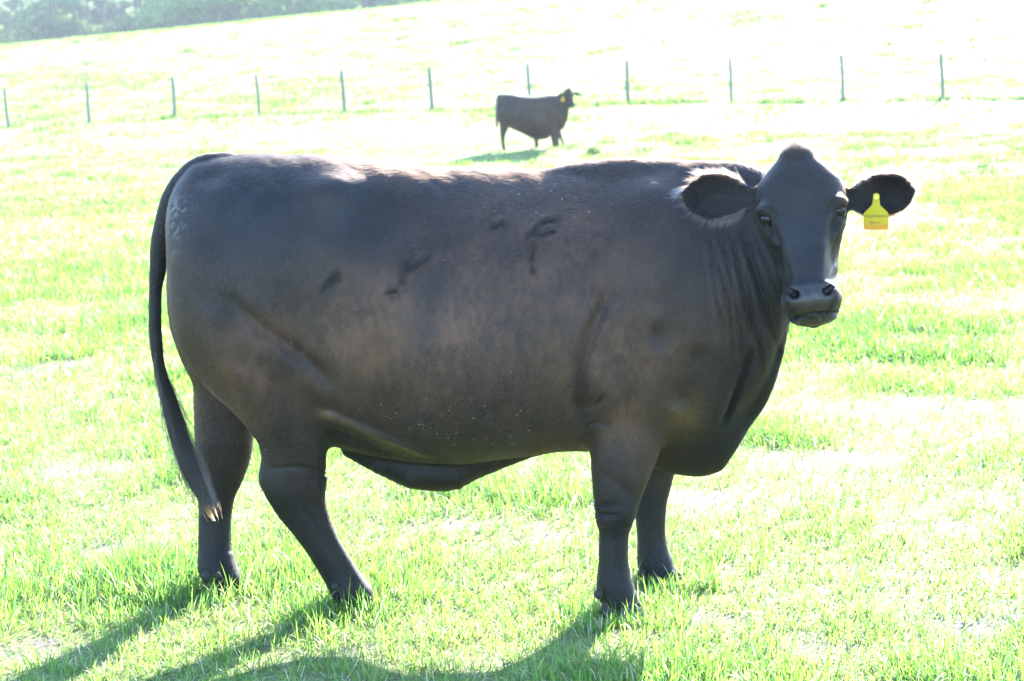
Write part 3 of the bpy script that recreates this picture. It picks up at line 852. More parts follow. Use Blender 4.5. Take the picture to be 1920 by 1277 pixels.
def hair_object(name, roots, pts, rad, mat, parent, org, tint=None):
    """pts (n, k, 3), rad (k,) or (n, k)"""
    n, k = pts.shape[:2]
    cu = bpy.data.hair_curves.new(name)
    cu.add_curves([k] * n)
    cu.position_data.foreach_set('vector', np.ascontiguousarray(pts - org, np.float32).ravel())
    a = cu.attributes.get('radius') or cu.attributes.new('radius', 'FLOAT', 'POINT')
    a.data.foreach_set('value', np.ascontiguousarray(np.broadcast_to(rad, (n, k)), np.float32).ravel())
    if tint is not None:
        t = cu.attributes.new('tint', 'FLOAT_COLOR', 'POINT')
        cc = np.ones((n, k, 4), np.float32); cc[..., :3] = tint
        t.data.foreach_set('color', cc.ravel())
    o = bpy.data.objects.new(name, cu); C.objects.link(o)
    cu.materials.append(mat)
    o.parent = parent
    return o

def nrm(a): return a / np.maximum(np.linalg.norm(a, axis=-1, keepdims=True), 1e-9)

def grow_coat(N):
    # area-weighted roots
    A = np.linalg.norm(np.cross(BV[BF[:, 2]] - BV[BF[:, 0]], BV[BF[:, 3]] - BV[BF[:, 1]]), axis=1)
    qh = head.loc(BV[BF[:, 0]])
    inhead = (np.abs(qh[:, 0]) < .30) & (qh[:, 2] > -.03) & (qh[:, 2] < .54) & (qh[:, 1] > -.12) & (qh[:, 1] < .3)
    wgt = A * np.where(inhead, 2.6, 1.0)
    fi = rng.choice(len(BF), N, p=wgt / wgt.sum())
    a, b = rng.random((2, N, 1))
    f = BF[fi]
    bl = lambda X: (X[f[:, 0]] * (1 - a) + X[f[:, 1]] * a) * (1 - b) + (X[f[:, 3]] * (1 - a) + X[f[:, 2]] * a) * b
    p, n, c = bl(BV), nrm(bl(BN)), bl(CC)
    nm = NM[f[:, 0]]
    q = head.loc(p)
    de = np.linalg.norm(np.stack([np.abs(q[:, 0]), q[:, 1], q[:, 2]], -1) - np.array(head.EYE), axis=1)
    slot = (q[:, 1] > .13) & (np.abs(q[:, 0]) < .085) & (np.abs(q[:, 2] - .474) < .008)
    ok = (nm < .3) & (de > .0305) & ~slot & (p[:, 2] > .07)
    p, n, c, q = p[ok], n[ok], c[ok], q[ok]; N = len(p)
    x, y = pxof(p)
    # which way the coat lies
    fl = np.tile(np.array([[-.62, 0, -.72]]), (N, 1))
    up = smoothstep(.5, .9, n[:, 2])[:, None]
    fl = fl * (1 - up) + np.array([-1, 0, 0.0]) * up
    leg = (1 - smoothstep(.50, .62, p[:, 2]))[:, None]
    fl = fl * (1 - leg) + np.array([-.12, 0, -1.0]) * leg
    neck = smoothstep(1250, 1400, x)[:, None]
    fl = fl * (1 - neck) + np.array([-.25, 0, -1.0]) * neck
    hd = (np.abs(q[:, 0]) < .16) & (q[:, 2] > -.03) & (q[:, 2] < .54) & (q[:, 1] > -.10)
    hu = q[:, 0] * 5
    hw = (q[:, 2] - .16) * 9
    hf = (head.B @ np.stack([hu, np.zeros(N), np.clip(hw, -1, 1)], 0)).T
    fl[hd] = hf[hd]
    L = np.full(N, .0115)
    L = np.where(p[:, 2] < .5, .0065, L)
    L = L + .005 * smoothstep(.6, .95, n[:, 2]) * (p[:, 2] > 1.0)
    L[hd] = .0075
    tuft = hd & (q[:, 2] < .05) & (np.abs(q[:, 0]) < .06)
    tb = np.exp(-(q[:, 0] / .046) ** 2 - ((q[:, 2] - .005) / .040) ** 2) * hd
    L = np.maximum(L, 0.0075 + .013 * tb) * 1.0
    earlift = np.zeros(N)
    for e in ears:
        t = (p - e.o) @ e.B
        tt = np.clip(t[:, 0] / e.L, 0, 1)
        ie = (t[:, 0] > .02) & (t[:, 0] < e.L + .02) & (np.abs(t[:, 1]) < e.hb * 1.15) & (np.abs(t[:, 2]) < .075) & ~(hd & (t[:, 0] < .035))
        tt = np.clip(t[:, 0] / e.L, 0, 1)
        cz = -e.cup * (1 - np.clip((t[:, 1] / (e.hb * e.prof(tt))) ** 2, 0, 1.2)) * np.sin(np.pi * np.clip(tt * .9 + .08, 0, 1))
        ie &= np.abs(t[:, 2] - cz) < .026
        ie &= np.abs(t[:, 1]) < e.hb * e.prof(tt) + .012
        rim = ie & ((np.abs(t[:, 1]) > e.hb * e.prof(tt) - .006) | (tt > .955))
        ef = np.outer(np.ones(N), e.B[:, 0]) + .9 * np.outer(t[:, 1] / e.hb, e.B[:, 1])
        fl[ie] = ef[ie]
        L[ie] = .011
        L[rim] = .027 * rng.lognormal(0, .25, rim.sum())
        earlift[rim] = .15
        inner = ie & ((n @ e.B[:, 2]) > .3) & ~rim
        L[inner] = .026
        earlift[inner] = .30
        lt = inner & (rng.random(N) < .16)
        c[lt] = np.array([.075, .048, .034])
        c[rim] = c[rim] * .25 + np.array([.20, .13, .095]) * .75  # backlit glow of the rim hairs put into their tint
        c[ie & ~rim] = c[ie & ~rim] * .2 + np.array([.006, .004, .0035]) * .8
    tuf = np.zeros(N)
    for tp in TUFTS:
        for (a0, b0), (a1, b1) in zip(tp[:-1], tp[1:]):
            k_ = np.clip(((x - a0) * (a1 - a0) + (y - b0) * (b1 - b0)) / ((a1 - a0) ** 2 + (b1 - b0) ** 2), 0, 1)
            tuf = np.maximum(tuf, np.exp(-((x - a0 - k_ * (a1 - a0)) ** 2 + (y - b0 - k_ * (b1 - b0)) ** 2) / 30))
    tuf = tuf * (n[:, 1] < -.2)
    L = L + .014 * tuf
    c = c * (1 - .85 * tuf[:, None])
    L = L * rng.lognormal(0, .22, N)
    # swirls and small locks
    ang = (fbm(p[:, 0] * 5 + 3, p[:, 2] * 5 + p[:, 1] * 3, 41, 3) - .5) * 2.2 + (fbm(p[:, 0] * 38, p[:, 2] * 38 + p[:, 1] * 20, 55, 2) - .5) * 1.1 + rng.normal(0, .16, N)
    t = nrm(fl - n * (fl * n).sum(1, keepdims=True))
    bt = np.cross(n, t)
    t = t * np.cos(ang)[:, None] + bt * np.sin(ang)[:, None]
    lift = .09 + .09 * (fbm(p[:, 0] * 26 + 9, p[:, 2] * 26 + p[:, 1] * 14, 61, 2)) + rng.normal(0, .03, N)
    lift = lift + .75 * tb + tuf * (.55 + rng.normal(0, .25, N)) + earlift
    lift = np.maximum(lift, .04)[:, None]
    d0 = nrm(t + n * lift * 1.6); d1 = nrm(t + n * lift * .45)
    Ln = L[:, None]
    p0 = p - n * .0008
    p1 = p0 + d0 * Ln * .35
    p2 = p1 + d1 * Ln * .65
    pts = np.stack([p0, p1, p2], 1)
    w = np.where(hd, .00017, .00022) * rng.uniform(.7, 1.3, N)
    rad = w[:, None] * np.array([1, .8, .25])
    c = c * rng.uniform(.40, 1.7, (N, 1)) * (.55 + .9 * fbm(p[:, 0] * 120 - p[:, 2] * 40, p[:, 2] * 45 + p[:, 0] * 30 + p[:, 1] * 40, 83, 2))[:, None]
    tint = np.stack([c, c * 1.05, c * np.array([1.45, 1.25, 1.1])], 1)
    return hair_object('coat_hair', p, pts, rad, mat_hair('coat_fibre', attr=True, rough=.34), cow, COW0, tint)
HAIRS = 600000
grow_coat(HAIRS)

def tail_switch():
    core = polyline([(*at(px, py, Y), w) for px, py, Y, w in [(291, 590, 6.485, .013), (298, 680, 6.485, .018), (316, 750, 6.48, .027), (335, 815, 6.47, .033), (354, 870, 6.46, .033), (376, 920, 6.45, .026), (394, 955, 6.44, .019), (403, 976, 6.44, .013)]], 4)
    s = np.linspace(0, 1, len(core))
    fx = [pchip(s, core[:, j]) for j in range(4)]
    n = 9000; k = 9
    t0 = rng.random(n) ** .8 * .62
    t1 = np.minimum(t0 + rng.uniform(.30, .62, n), 1.0)
    lock0 = rng.integers(0, 34, n)
    ends = np.random.default_rng(5).uniform(.74, 1.0, 34)
    t1 = np.maximum(np.minimum(t1, ends[lock0] + rng.normal(0, .02, n)), t0 + .1); t1 = np.minimum(t1, 1.0)
    th, rr = rng.uniform(0, 2 * np.pi, n), np.sqrt(rng.random(n))
    stray = rng.random(n) < .12
    tt = t0[:, None] + (t1 - t0)[:, None] * np.linspace(0, 1, k)
    P = np.stack([fx[j](tt) for j in range(3)], -1)
    w = fx[3](tt) * (1 + 1.1 * stray[:, None] * np.linspace(0, 1, k))
    # strands gather into locks
    lk = lock0; la = rng.uniform(0, 6.28, 34); lr = np.sqrt(rng.random(34)); le = rng.uniform(.72, 1.0, 34)
    mixv = np.linspace(.25, .93, k)[None, :]
    ox = (np.cos(th) * rr)[:, None] * (1 - mixv) + (np.cos(la) * lr)[lk][:, None] * mixv
    oy = (np.sin(th) * rr)[:, None] * (1 - mixv) + (np.sin(la) * lr)[lk][:, None] * mixv
    P[..., 0] += ox * w * .95 + oy * w * .1
    P[..., 1] += oy * w
    P += rng.normal(0, .0006, P.shape)
    rad = .00040 * np.linspace(1, .35, k)[None, :] * np.ones((n, 1))
    z = smoothstep(.93, 1.0, tt)[..., None]
    c = np.array([.009, .008, .0085]) * (1 - z) + np.array([.34, .16, .08]) * z
    c = c * rng.uniform(.6, 1.4, (n, 1, 1))
    hair_object('tail_hair', None, P, rad, mat_hair('switch_fibre', 1.22, attr=True, rough=.4), cow, COW0, c)
tail_switch()

def whiskers():
    n = 38
    u = rng.uniform(-.075, .075, n); w = rng.uniform(.455, .505, n)
    q0 = np.stack([u, np.where(w > .48, .165, .20) - 1.5 * u * u * 4, w], -1)
    d = np.stack([np.sign(u) * rng.uniform(.1, .8, n), rng.uniform(.4, 1, n), rng.uniform(.2, 1.1, n)], -1)
    L = rng.uniform(.018, .045, n)[:, None]
    d = nrm(d); g = np.array([0, 0, .35])
    P = np.stack([q0, q0 + d * L * .5, q0 + nrm(d + g) * L], 1).reshape(-1, 3)
    P = (head.o + P @ head.B.T).reshape(n, 3, 3)
    hair_object('whisker_hair', None, P, np.array([.0002, .00016, .00008]), mat_hair('whisker_fibre', attr=True), cow, COW0, np.full((n, 3, 3), .5))
whiskers()

def chaff():
    x, y = pxof(BV)
    co, fs = [], []
    for cx, cy, sx, sy, n in ((850, 800, 90, 26, 36), (1060, 370, 50, 30, 16), (700, 760, 260, 60, 8), (900, 400, 200, 60, 5), (1150, 990, 30, 60, 4), (640, 1060, 40, 60, 4)):
        for _ in range(n):
            i = np.argmin((x - rng.normal(cx, sx)) ** 2 + (y - rng.normal(cy, sy)) ** 2 + 4000 * (BN[:, 1] > -.1))
            p, nn = BV[i] + BN[i] * .0085, BN[i]
            t = nrm(np.cross(nn, rng.normal(size=3))); b2 = np.cross(nn, t)
            L, w = rng.uniform(.0010, .0034), rng.uniform(.0005, .0009)
            k = len(co)
            co += [p - t * L - b2 * w, p + t * L - b2 * w * .5, p + t * L + b2 * w * .5, p - t * L + b2 * w, p + nn * .0008]
            fs += [(k, k + 1, k + 4), (k + 1, k + 2, k + 4), (k + 2, k + 3, k + 4), (k + 3, k, k + 4)]
    o = link('chaff', mesh_np('chaff', np.array(co) - COW0, np.array(fs), False), mat_simple('straw_chaff', (.45, .42, .34), .7, .3, 60), cow)
    o['kind'] = 'stuff'
chaff()

def uv_ball(r, seg=32, rings=20, sx=1, sy=1, sz=1):
    bm = bmesh.new()
    bmesh.ops.create_uvsphere(bm, u_segments=seg, v_segments=rings, radius=r)
    bmesh.ops.scale(bm, verts=bm.verts, vec=(sx, sy, sz))
    return bm

m_eye = mat_simple('wet_brown_eye', (.008, .005, .004), .16, .22, 30, 0, 0)
for sgn in (-1, 1):
    e = head.EYE
    p = head.glob((sgn * e[0], e[1], e[2])) - COW0
    link('eye', bm_mesh('eye', uv_ball(.0228)), m_eye, cow, p)

m_hoof = mat_simple('dark_horn', (.022, .019, .017), .6, .25, 40, .3)
m_dew = mat_simple('pale_horn', (.022, .02, .019), .7, .2, 60, .3)
def hoof(px, py, Y, yaw, L=.125, wd=.105):
    """two claws side by side, sloping at the toe"""
    g0 = at(px, py, Y)
    gz = float(terrain(g0[0], Y)) - .004
    bm = bmesh.new()
    for sgn in (-1, 1):
        secs = []
        for z, f0, b0, hw in ((0, .5, -.5, .235), (.35, .44, -.5, .235), (.75, .28, -.46, .22), (1.0, .18, -.40, .20), (1.25, .10, -.32, .16)):
            ring = []
            for k in range(14):
                a = 2 * math.pi * k / 14
                ca, sa = math.cos(a), math.sin(a)
                cx = (f0 + b0) / 2 + (f0 - b0) / 2 * math.copysign(abs(ca) ** .8, ca)
                narrow = 1 - .45 * max(ca, 0) ** 2
                cy = sgn * (.255 - .03 * max(ca, 0)) + hw * narrow * math.copysign(abs(sa) ** .8, sa)
                ring.append(bm.verts.new((cx * L, cy * wd, z * .065)))
            secs.append(ring)
        for r0, r1 in zip(secs[:-1], secs[1:]):
            for k in range(14):
                bm.faces.new((r0[k], r0[(k + 1) % 14], r1[(k + 1) % 14], r1[k]))
        bm.faces.new(secs[-1]); bm.faces.new(secs[0][::-1])
    bmesh.ops.recalc_face_normals(bm, faces=bm.faces)
    o = link('hoof', bm_mesh('hoof', bm), m_hoof, cow, np.array([g0[0], Y, gz]) - COW0)
    o.rotation_euler = (0, 0, yaw)
for a in ((672, 1128, 6.36, R(-4), .15), (423, 1100, 6.61, R(-25), .125), (1170, 1140, 6.15, R(-14), .135), (1243, 1085, 6.57, R(-8), .125)):
    hoof(*a)
for px, py, Y, r in ((386, 1080, 6.535, 11), (408, 1079, 6.53, 7), (1122, 1114, 6.10, 10), (1203, 1075, 6.52, 9), (628, 1100, 6.30, 8)):
    o = link('dewclaw', bm_mesh('dewclaw', uv_ball(r * .85 * Y / FPX, 16, 12, 1, .7, 1.15)), m_dew, cow, at(px, py, Y) - COW0)

# ------------------------------------------------------------------ ear tag
def mat_tag():
    t = NT('yellow_tag_plastic')
    tc = t.n('ShaderNodeTexCoord')
    sx = t.n('ShaderNodeSeparateXYZ'); t.l(tc.outputs['Object'], sx.inputs[0])
    nz = t.noise(90, 4, .6, tc.outputs['Object'])
    ad = t.n('ShaderNodeMath', operation='MULTIPLY_ADD'); ad.inputs[1].default_value = -14; t.l(sx.outputs['Z'], ad.inputs[0])
    ns = t.n('ShaderNodeMath', operation='MULTIPLY_ADD'); ns.inputs[1].default_value = .9; ns.inputs[2].default_value = -.95
    t.l(nz.outputs[0], ns.inputs[0]); t.l(ns.outputs[0], ad.inputs[2])
    rp = t.ramp([(0, (.46, .34, .004)), (.45, (.48, .32, .005)), (.75, (.52, .22, .012)), (1, (.50, .18, .02))], ad.outputs[0])
    b = t.n('ShaderNodeBsdfPrincipled'); t.l(rp.outputs[0], b.inputs['Base Color']); b.inputs['Roughness'].default_value = .5; b.inputs['Specular IOR Level'].default_value = .2
    tr = t.n('ShaderNodeBsdfTranslucent'); t.l(rp.outputs[0], tr.inputs['Color'])
    mx = t.n('ShaderNodeMixShader'); mx.inputs[0].default_value = .22
    t.l(b.outputs[0], mx.inputs[1]); t.l(tr.outputs[0], mx.inputs[2]); t.l(mx.outputs[0], t.out.inputs[0])
    return t.m

def ear_tag(e_x, e_y, vv, parent, org, hp_, basis, px_m, letter=True):
    """outline in photograph pixels around the button, hung from the ear"""
    o3 = hp_(e_x, e_y, vv)
    out = [(-6, -5), (-4, -8), (0, -9), (4, -8), (6, -5), (6.5, 9), (7.5, 14), (21, 27), (23, 31), (23, 56), (21, 59.5), (18, 60), (-19, 60), (-22, 59), (-23, 56), (-23.5, 31), (-21, 27), (-8, 14), (-6.5, 9)]
    bm = bmesh.new()
    fr = [bm.verts.new((a * px_m, -.0009, -b * px_m)) for a, b in out]
    bk = [bm.verts.new((a * px_m, .0009, -b * px_m)) for a, b in out]
    bm.faces.new(fr); bm.faces.new(bk[::-1])
    for i in range(len(out)):
        j = (i + 1) % len(out)
        bm.faces.new((fr[j], fr[i], bk[i], bk[j]))
    bmesh.ops.recalc_face_normals(bm, faces=bm.faces)
    t = link('ear_tag', bm_mesh('ear_tag', bm, False), mat_tag(), parent)
    r, u = basis
    f = np.cross(u, r)                                    # away from the viewer is +y of the tag
    m = Matrix.Identity(4)
    yv = np.cross(u, r)
    for i in range(3): m[i][0], m[i][1], m[i][2], m[i][3] = r[i], yv[i], u[i], (o3 - org)[i]
    t.matrix_local = m
    mb = mat_simple('tag_button_plastic', (.50, .42, .02), .4, .5, 60)
    bmb = bmesh.new()
    bmesh.ops.create_cone(bmb, cap_ends=True, segments=20, radius1=.0085, radius2=.0065, depth=.004, matrix=Matrix.Translation((0, -.003, .001)) @ Matrix.Rotation(R(90), 4, 'X'))
    link('button', bm_mesh('button', bmb, False), mb, t)
    if letter:
        ink = mat_simple('tag_ink', (.035, .03, .02), .6, .2, 60)
        fc = bpy.data.curves.new('lettering', 'FONT'); fc.body = 'PHILLIPS RANCH'; fc.size = .0100; fc.align_x = 'CENTER'; fc.extrude = .0001
        fo = bpy.data.objects.new('lettering', fc); C.objects.link(fo)
        bpy.context.view_layer.update()
        me = bpy.data.meshes.new_from_object(fo.evaluated_get(bpy.context.evaluated_depsgraph_get()))
        bpy.data.objects.remove(fo)
        w = max(v.co.x for v in me.vertices) - min(v.co.x for v in me.vertices)
        k = 41 * px_m / w
        for v in me.vertices: v.co = Vector((v.co.x * k, -.0012 - .0001 * (v.co.z > 0), v.co.y * k * 1.25 - 37 * px_m))
        link('lettering', me, ink, t)
        # the faded hand-written mark below
        bmw = bmesh.new()
        st = [(-11, 47), (-8, 43), (-7, 48), (-9, 50), (-4, 45), (-2, 48.5), (1, 45.5), (2, 48), (6, 45.8), (8, 46.5)]
        for (a, b), (c_, d_) in zip(st[:-1], st[1:]):
            dx, dz = c_ - a, d_ - b; l = math.hypot(dx, dz); nx, nz = -dz / l * .55, dx / l * .55
            bmw.faces.new([bmw.verts.new((X * px_m, -.0013, -Z * px_m)) for X, Z in ((a + nx, b + nz), (a - nx, b - nz), (c_ - nx, d_ - nz), (c_ + nx, d_ + nz))])
        link('handwriting', bm_mesh('handwriting', bmw, False), mat_simple('faded_ink', (.16, .13, .02), .6, .2, 60), t)
    return t
_hr = head.B[:, 0] * 1.0
_rd = nrm(RGT * .985 + head.B[:, 1] * .17); _ud = nrm(UPV * .99 + RGT * .03); _ud = nrm(_ud - _rd * (_ud @ _rd))
ear_tag(1642, 371, -.012, cow, COW0, hp, (_rd, _ud), 6.08 / FPX)

# ------------------------------------------------------------------ the far cow
def far_cow():
    Y0 = 50.5
    zc = lambda X, Y: (880 + X / 6.72, 130 + Y / 6.72)
    def row(X, t, b, hw, dy=0, fr=.46, ex=2.2):
        x = at(*zc(X, (t + b) / 2), Y0 + dy)[0]
        return (x, at(*zc(X, t), Y0 + dy)[2], at(*zc(X, b), Y0 + dy)[2], hw, Y0 + dy, fr, ex, ex)
    trunk = Loft([row(*a) for a in [(338, 420, 520, .05), (348, 355, 610, .18), (378, 325, 680, .24), (450, 308, 730, .29), (540, 310, 745, .31), (640, 325, 775, .35), (740, 335, 810, .38),
                                    (840, 340, 845, .39), (930, 335, 850, .37), (1000, 325, 840, .34), (1060, 320, 815, .30), (1120, 318, 780, .25), (1180, 322, 745, .19, -.05), (1222, 340, 660, .15, -.1), (1248, 380, 560, .10, -.15), (1258, 430, 500, .03, -.15)]])
    sc = Y0 / FPX / 6.72
    def ch(rows, Y, k=1.1):
        return polyline([(*at(*zc(a[0], a[1]), Y + (a[3] if len(a) > 3 else 0)), a[2] * sc, k) for a in rows], 3)
    legs = [ch([(440, 560, 90), (436, 660, 62), (420, 760, 36), (418, 850, 26), (425, 930, 22), (432, 985, 25), (440, 1005, 23)], Y0 - .18),
            ch([(470, 600, 80), (455, 700, 50), (440, 790, 30), (428, 860, 20), (432, 940, 18), (440, 990, 20)], Y0 + .2),
            ch([(640, 720, 60), (760, 800, 45), (842, 880, 30), (848, 950, 25), (850, 1000, 25)], Y0 + .1),
            ch([(1050, 680, 75), (1055, 780, 52), (1062, 860, 36), (1068, 920, 28), (1072, 960, 28)], Y0 - .18),
            ch([(1090, 720, 55), (1098, 820, 34), (1105, 900, 26), (1112, 955, 26)], Y0 + .1),
            ch([(1115, 750, 34), (1150, 850, 22), (1172, 905, 17), (1188, 945, 17)], Y0 + .3)]
    udder = ch([(560, 725, 35), (690, 770, 45), (820, 835, 45), (930, 850, 35), (985, 850, 22)], Y0, .7)
    tail = ch([(372, 330, 20), (348, 400, 17), (338, 500, 12), (337, 600, 10), (342, 660, 17), (346, 710, 17), (349, 750, 6)], Y0, 1)
    rc = ray(*zc(1275, 350)); v = -rc / np.linalg.norm(rc)
    v = v * math.cos(R(38)) + RGT * math.sin(R(38)); v /= np.linalg.norm(v)
    w = -UPV + v * .08; w = w - v * (w @ v); w /= np.linalg.norm(w)
    u = np.cross(w, v); u = u if u @ RGT > 0 else -u
    hd = Head(at(*zc(1258, 232), Y0 - .22), u, v, w, .93)
    el = Ear(hd.glob((-.10, -.03, .13)), at(*zc(1112, 350), Y0 - .32), -FWD + UPV * .2, .062, .03)
    er = Ear(hd.glob((.10, -.03, .12)), at(*zc(1445, 320), Y0 + .0), -FWD + UPV * .2 + RGT * .3, .064, .03)
    hind = at(*zc(440, 540), Y0 - .14)
    sh = at(*zc(1050, 540), Y0 - .1)
    def f(P):
        d = trunk.d(P)
        d = smin(d, ell_d(P, hind, (.20, .18, .32)), .10)
        d = smin(d, ell_d(P, sh, (.19, .22, .32)), .12)
        for l in legs: d = smin(d, chain_d(P, l), .05)
        d = smin(d, chain_d(P, udder), .04); d = smin(d, chain_d(P, tail), .02)
        h = smin(smin(hd.d(P), el.d(P), .02), er.d(P), .02)
        return smin(d, h, .05)
    lo = at(*zc(315, 1040), Y0); hi = at(*zc(1465, 200), Y0)
    V, F = mesh_field(f, (lo[0], Y0 - .75, lo[2]), (hi[0], Y0 + .75, hi[2]), .024, 1)
    org = np.array([at(*zc(760, 980), Y0)[0], Y0, float(terrain(at(*zc(760, 980), Y0)[0], Y0))])
    x = V[:, 0]; nz = fbm(V[:, 0] * 5, V[:, 2] * 5, 91, 3)[:, None]
    c = np.array([[.009, .0065, .0055]]) * (1 - .6 * nz) + np.array([[.075, .034, .018]]) * (.6 * nz)
    o = bpy.data.objects.new('cow', None); C.objects.link(o); o.location = org
    tag(o, 'small distant black cow standing on the rise below the fence', 'cow')
    build_hide_mesh(V, F, org, o, hd, c)
    def hpf(X, Y, vv): return at(*zc(X, Y), Y0 - .46)
    r = nrm(RGT * .95 - FWD * .2); uu = nrm(UPV - r * (UPV @ r))
    t = ear_tag(1178, 345, 0, o, org, hpf, (r, uu), 1.25 * 6.08 / FPX, False)
    print('far cow feet', [at(*zc(*q), Y0)[2] for q in ((432, 1008), (1080, 970))], terrain([at(*zc(432, 1000), Y0)[0], at(*zc(1080, 970), Y0)[0]], [Y0, Y0]))
far_cow()

# ------------------------------------------------------------------ fence posts
def fence():
    wood = mat_simple('weathered_post', (.13, .13, .105), .85, .2, 25, .5)
    spec = [(16, 238, 167, 'far left'), (168, 233, 159), (329, 224, 152), (487, 221, 147), (646, 214, 139), (810, 207, 131), (995, 200, 123), (1178, 193, 115), (1372, 187, 108), (1581, 186, 102), (1768, 181, 99)]
    words = ['first', 'second', 'third', 'fourth', 'fifth', 'sixth', 'seventh', 'eighth', 'ninth', 'tenth', 'eleventh']
    for i, (px, py, ty, *_) in enumerate(spec):
        Y = 65.0 - 7.5 * (px - 16) / 1750.0
        p = at(px, py, Y)
        h = 1.26 + random.uniform(-.03, .03)
        bm = bmesh.new()
        r0 = random.uniform(.055, .066)
        rings = []
        for k in range(7):
            z = -.35 + (h + .35) * k / 6
            rr = r0 * (1 - .12 * k / 6)
            rings.append([bm.verts.new((rr * math.cos(a) * random.uniform(.93, 1.07) + .008 * math.sin(k * 1.3 + i), rr * math.sin(a) * random.uniform(.93, 1.07), z + (.015 * math.cos(a) if k == 6 else 0))) for a in [2 * math.pi * j / 10 for j in range(10)]])
        for a, b in zip(rings[:-1], rings[1:]):
            for j in range(10): bm.faces.new((a[j], a[(j + 1) % 10], b[(j + 1) % 10], b[j]))
        bm.faces.new(rings[-1])
        o = link('fence_post', bm_mesh('fence_post', bm), wood, None, (p[0], Y, float(terrain(p[0], Y))))
        o.rotation_euler = (random.uniform(-.02, .02), -R(random.uniform(.3, 2.6)), 0)
        side = 'at the far left end' if i == 0 else 'at the far right end' if i == 10 else ''
        lab = {0: 'slim grey fence post at the left end of the row, below the trees',
               6: 'slim grey fence post rising right behind the distant cow\'s back',
               7: 'slim grey fence post next to the right of the distant cow',
               5: 'slim grey fence post next to the left of the distant cow',
               10: 'slim grey fence post at the right end of the row'}.get(i, '%s slim grey fence post counting from the left end of the row' % words[i])
        tag(o, lab, 'fence post', 'fence posts across the pasture')
        if abs(p[2] - terrain(p[0], Y)) > .15: print('post', i, p[2], float(terrain(p[0], Y)))
fence()
# ------------------------------------------------------------------ pasture, weeds, trees, haze
build_ground()
leafm = mat_leaf('grass_leaf', 'tint', .4, .5, .3)
build_grass(leafm)

def hoof_fringe():
    """the longer tufts that stand round the hooves"""
    X, Yv = [], []
    for px, py, Y in ((668, 1128, 6.36), (418, 1100, 6.61), (1164, 1140, 6.15), (1236, 1085, 6.57)):
        c = at(px, py, Y)
        n = 46
        a = rng.uniform(0, 6.28, n); r = rng.uniform(.075, .19, n)
        X.append(c[0] + r * 1.2 * np.cos(a)); Yv.append(Y - .01 + r * np.sin(a) - .02)
    X, Yv = np.concatenate(X), np.concatenate(Yv)
    i = np.repeat(np.arange(len(X)), 11); n = len(i)
    ox, oy = rng.normal(0, .014, (2, n))
    col, dry = grass_cols(np.full(n, .6), n)
    co, q, t, cc = blades(X[i] + ox, Yv[i] + oy, np.minimum(.062 * rng.lognormal(0, .35, n), .16), rng.uniform(.0035, .0068, n), np.clip(rng.gamma(2.2, .28, n), .08, 1.4), col, 4, None, np.arctan2(oy, ox) + rng.normal(0, .8, n))
    tag(link('grass', mesh_np('grass', co, [q, t], True, {'tint': cc}), leafm), kind='stuff')
hoof_fringe()

def weed():
    p = at(1113, 288, 48.5)
    n = 150
    r = np.sqrt(rng.random(n)) * .17; a = rng.uniform(0, 6.28, n)
    x, y = p[0] + r * np.cos(a), 48.5 + r * np.sin(a)
    h = .34 * (1 - (r / .2) ** 2 * .6) * rng.uniform(.4, 1.1, n)
    co, q, t, cc = blades(x, y, h, np.full(n, .03), rng.uniform(.1, .8, n), np.array([.12, .18, .07]) * rng.uniform(.6, 1.3, (n, 1)), 3)
    org = np.array([p[0], 48.5, float(terrain(p[0], 48.5))])
    o = link('weed_clump', mesh_np('weed_clump', co - org, [q, t], True, {'tint': cc}), leafm, None, org)
    tag(o, 'small bushy weed standing alone in front of the distant cow', 'weed')
weed()

m_bark = mat_simple('pine_bark', (.13, .10, .085), .9, .1, 8, .6)
m_crown = mat_leaf('tree_foliage', 'tint', .5, .62, .3)

def leaf_cloud(cen, rad, n, size, col):
    """leaf clumps as small bent cards filling an ellipsoid unevenly"""
    d = nrm(rng.normal(size=(n, 3))); r = rng.random(n) ** .45
    p = np.asarray(cen) + d * r[:, None] * np.asarray(rad)
    a = nrm(rng.normal(size=(n, 3))); b = nrm(np.cross(a, rng.normal(size=(n, 3))))
    s = size * rng.uniform(.5, 1.5, (n, 1))
    co = np.stack([p - a * s, p + b * s * .55, p + a * s, p - b * s * .55], 1).reshape(-1, 3)
    f = np.arange(4 * n).reshape(n, 4)
    c = np.repeat(np.asarray(col) * rng.uniform(.6, 1.5, (n, 1)), 4, 0)
    return co, f, c

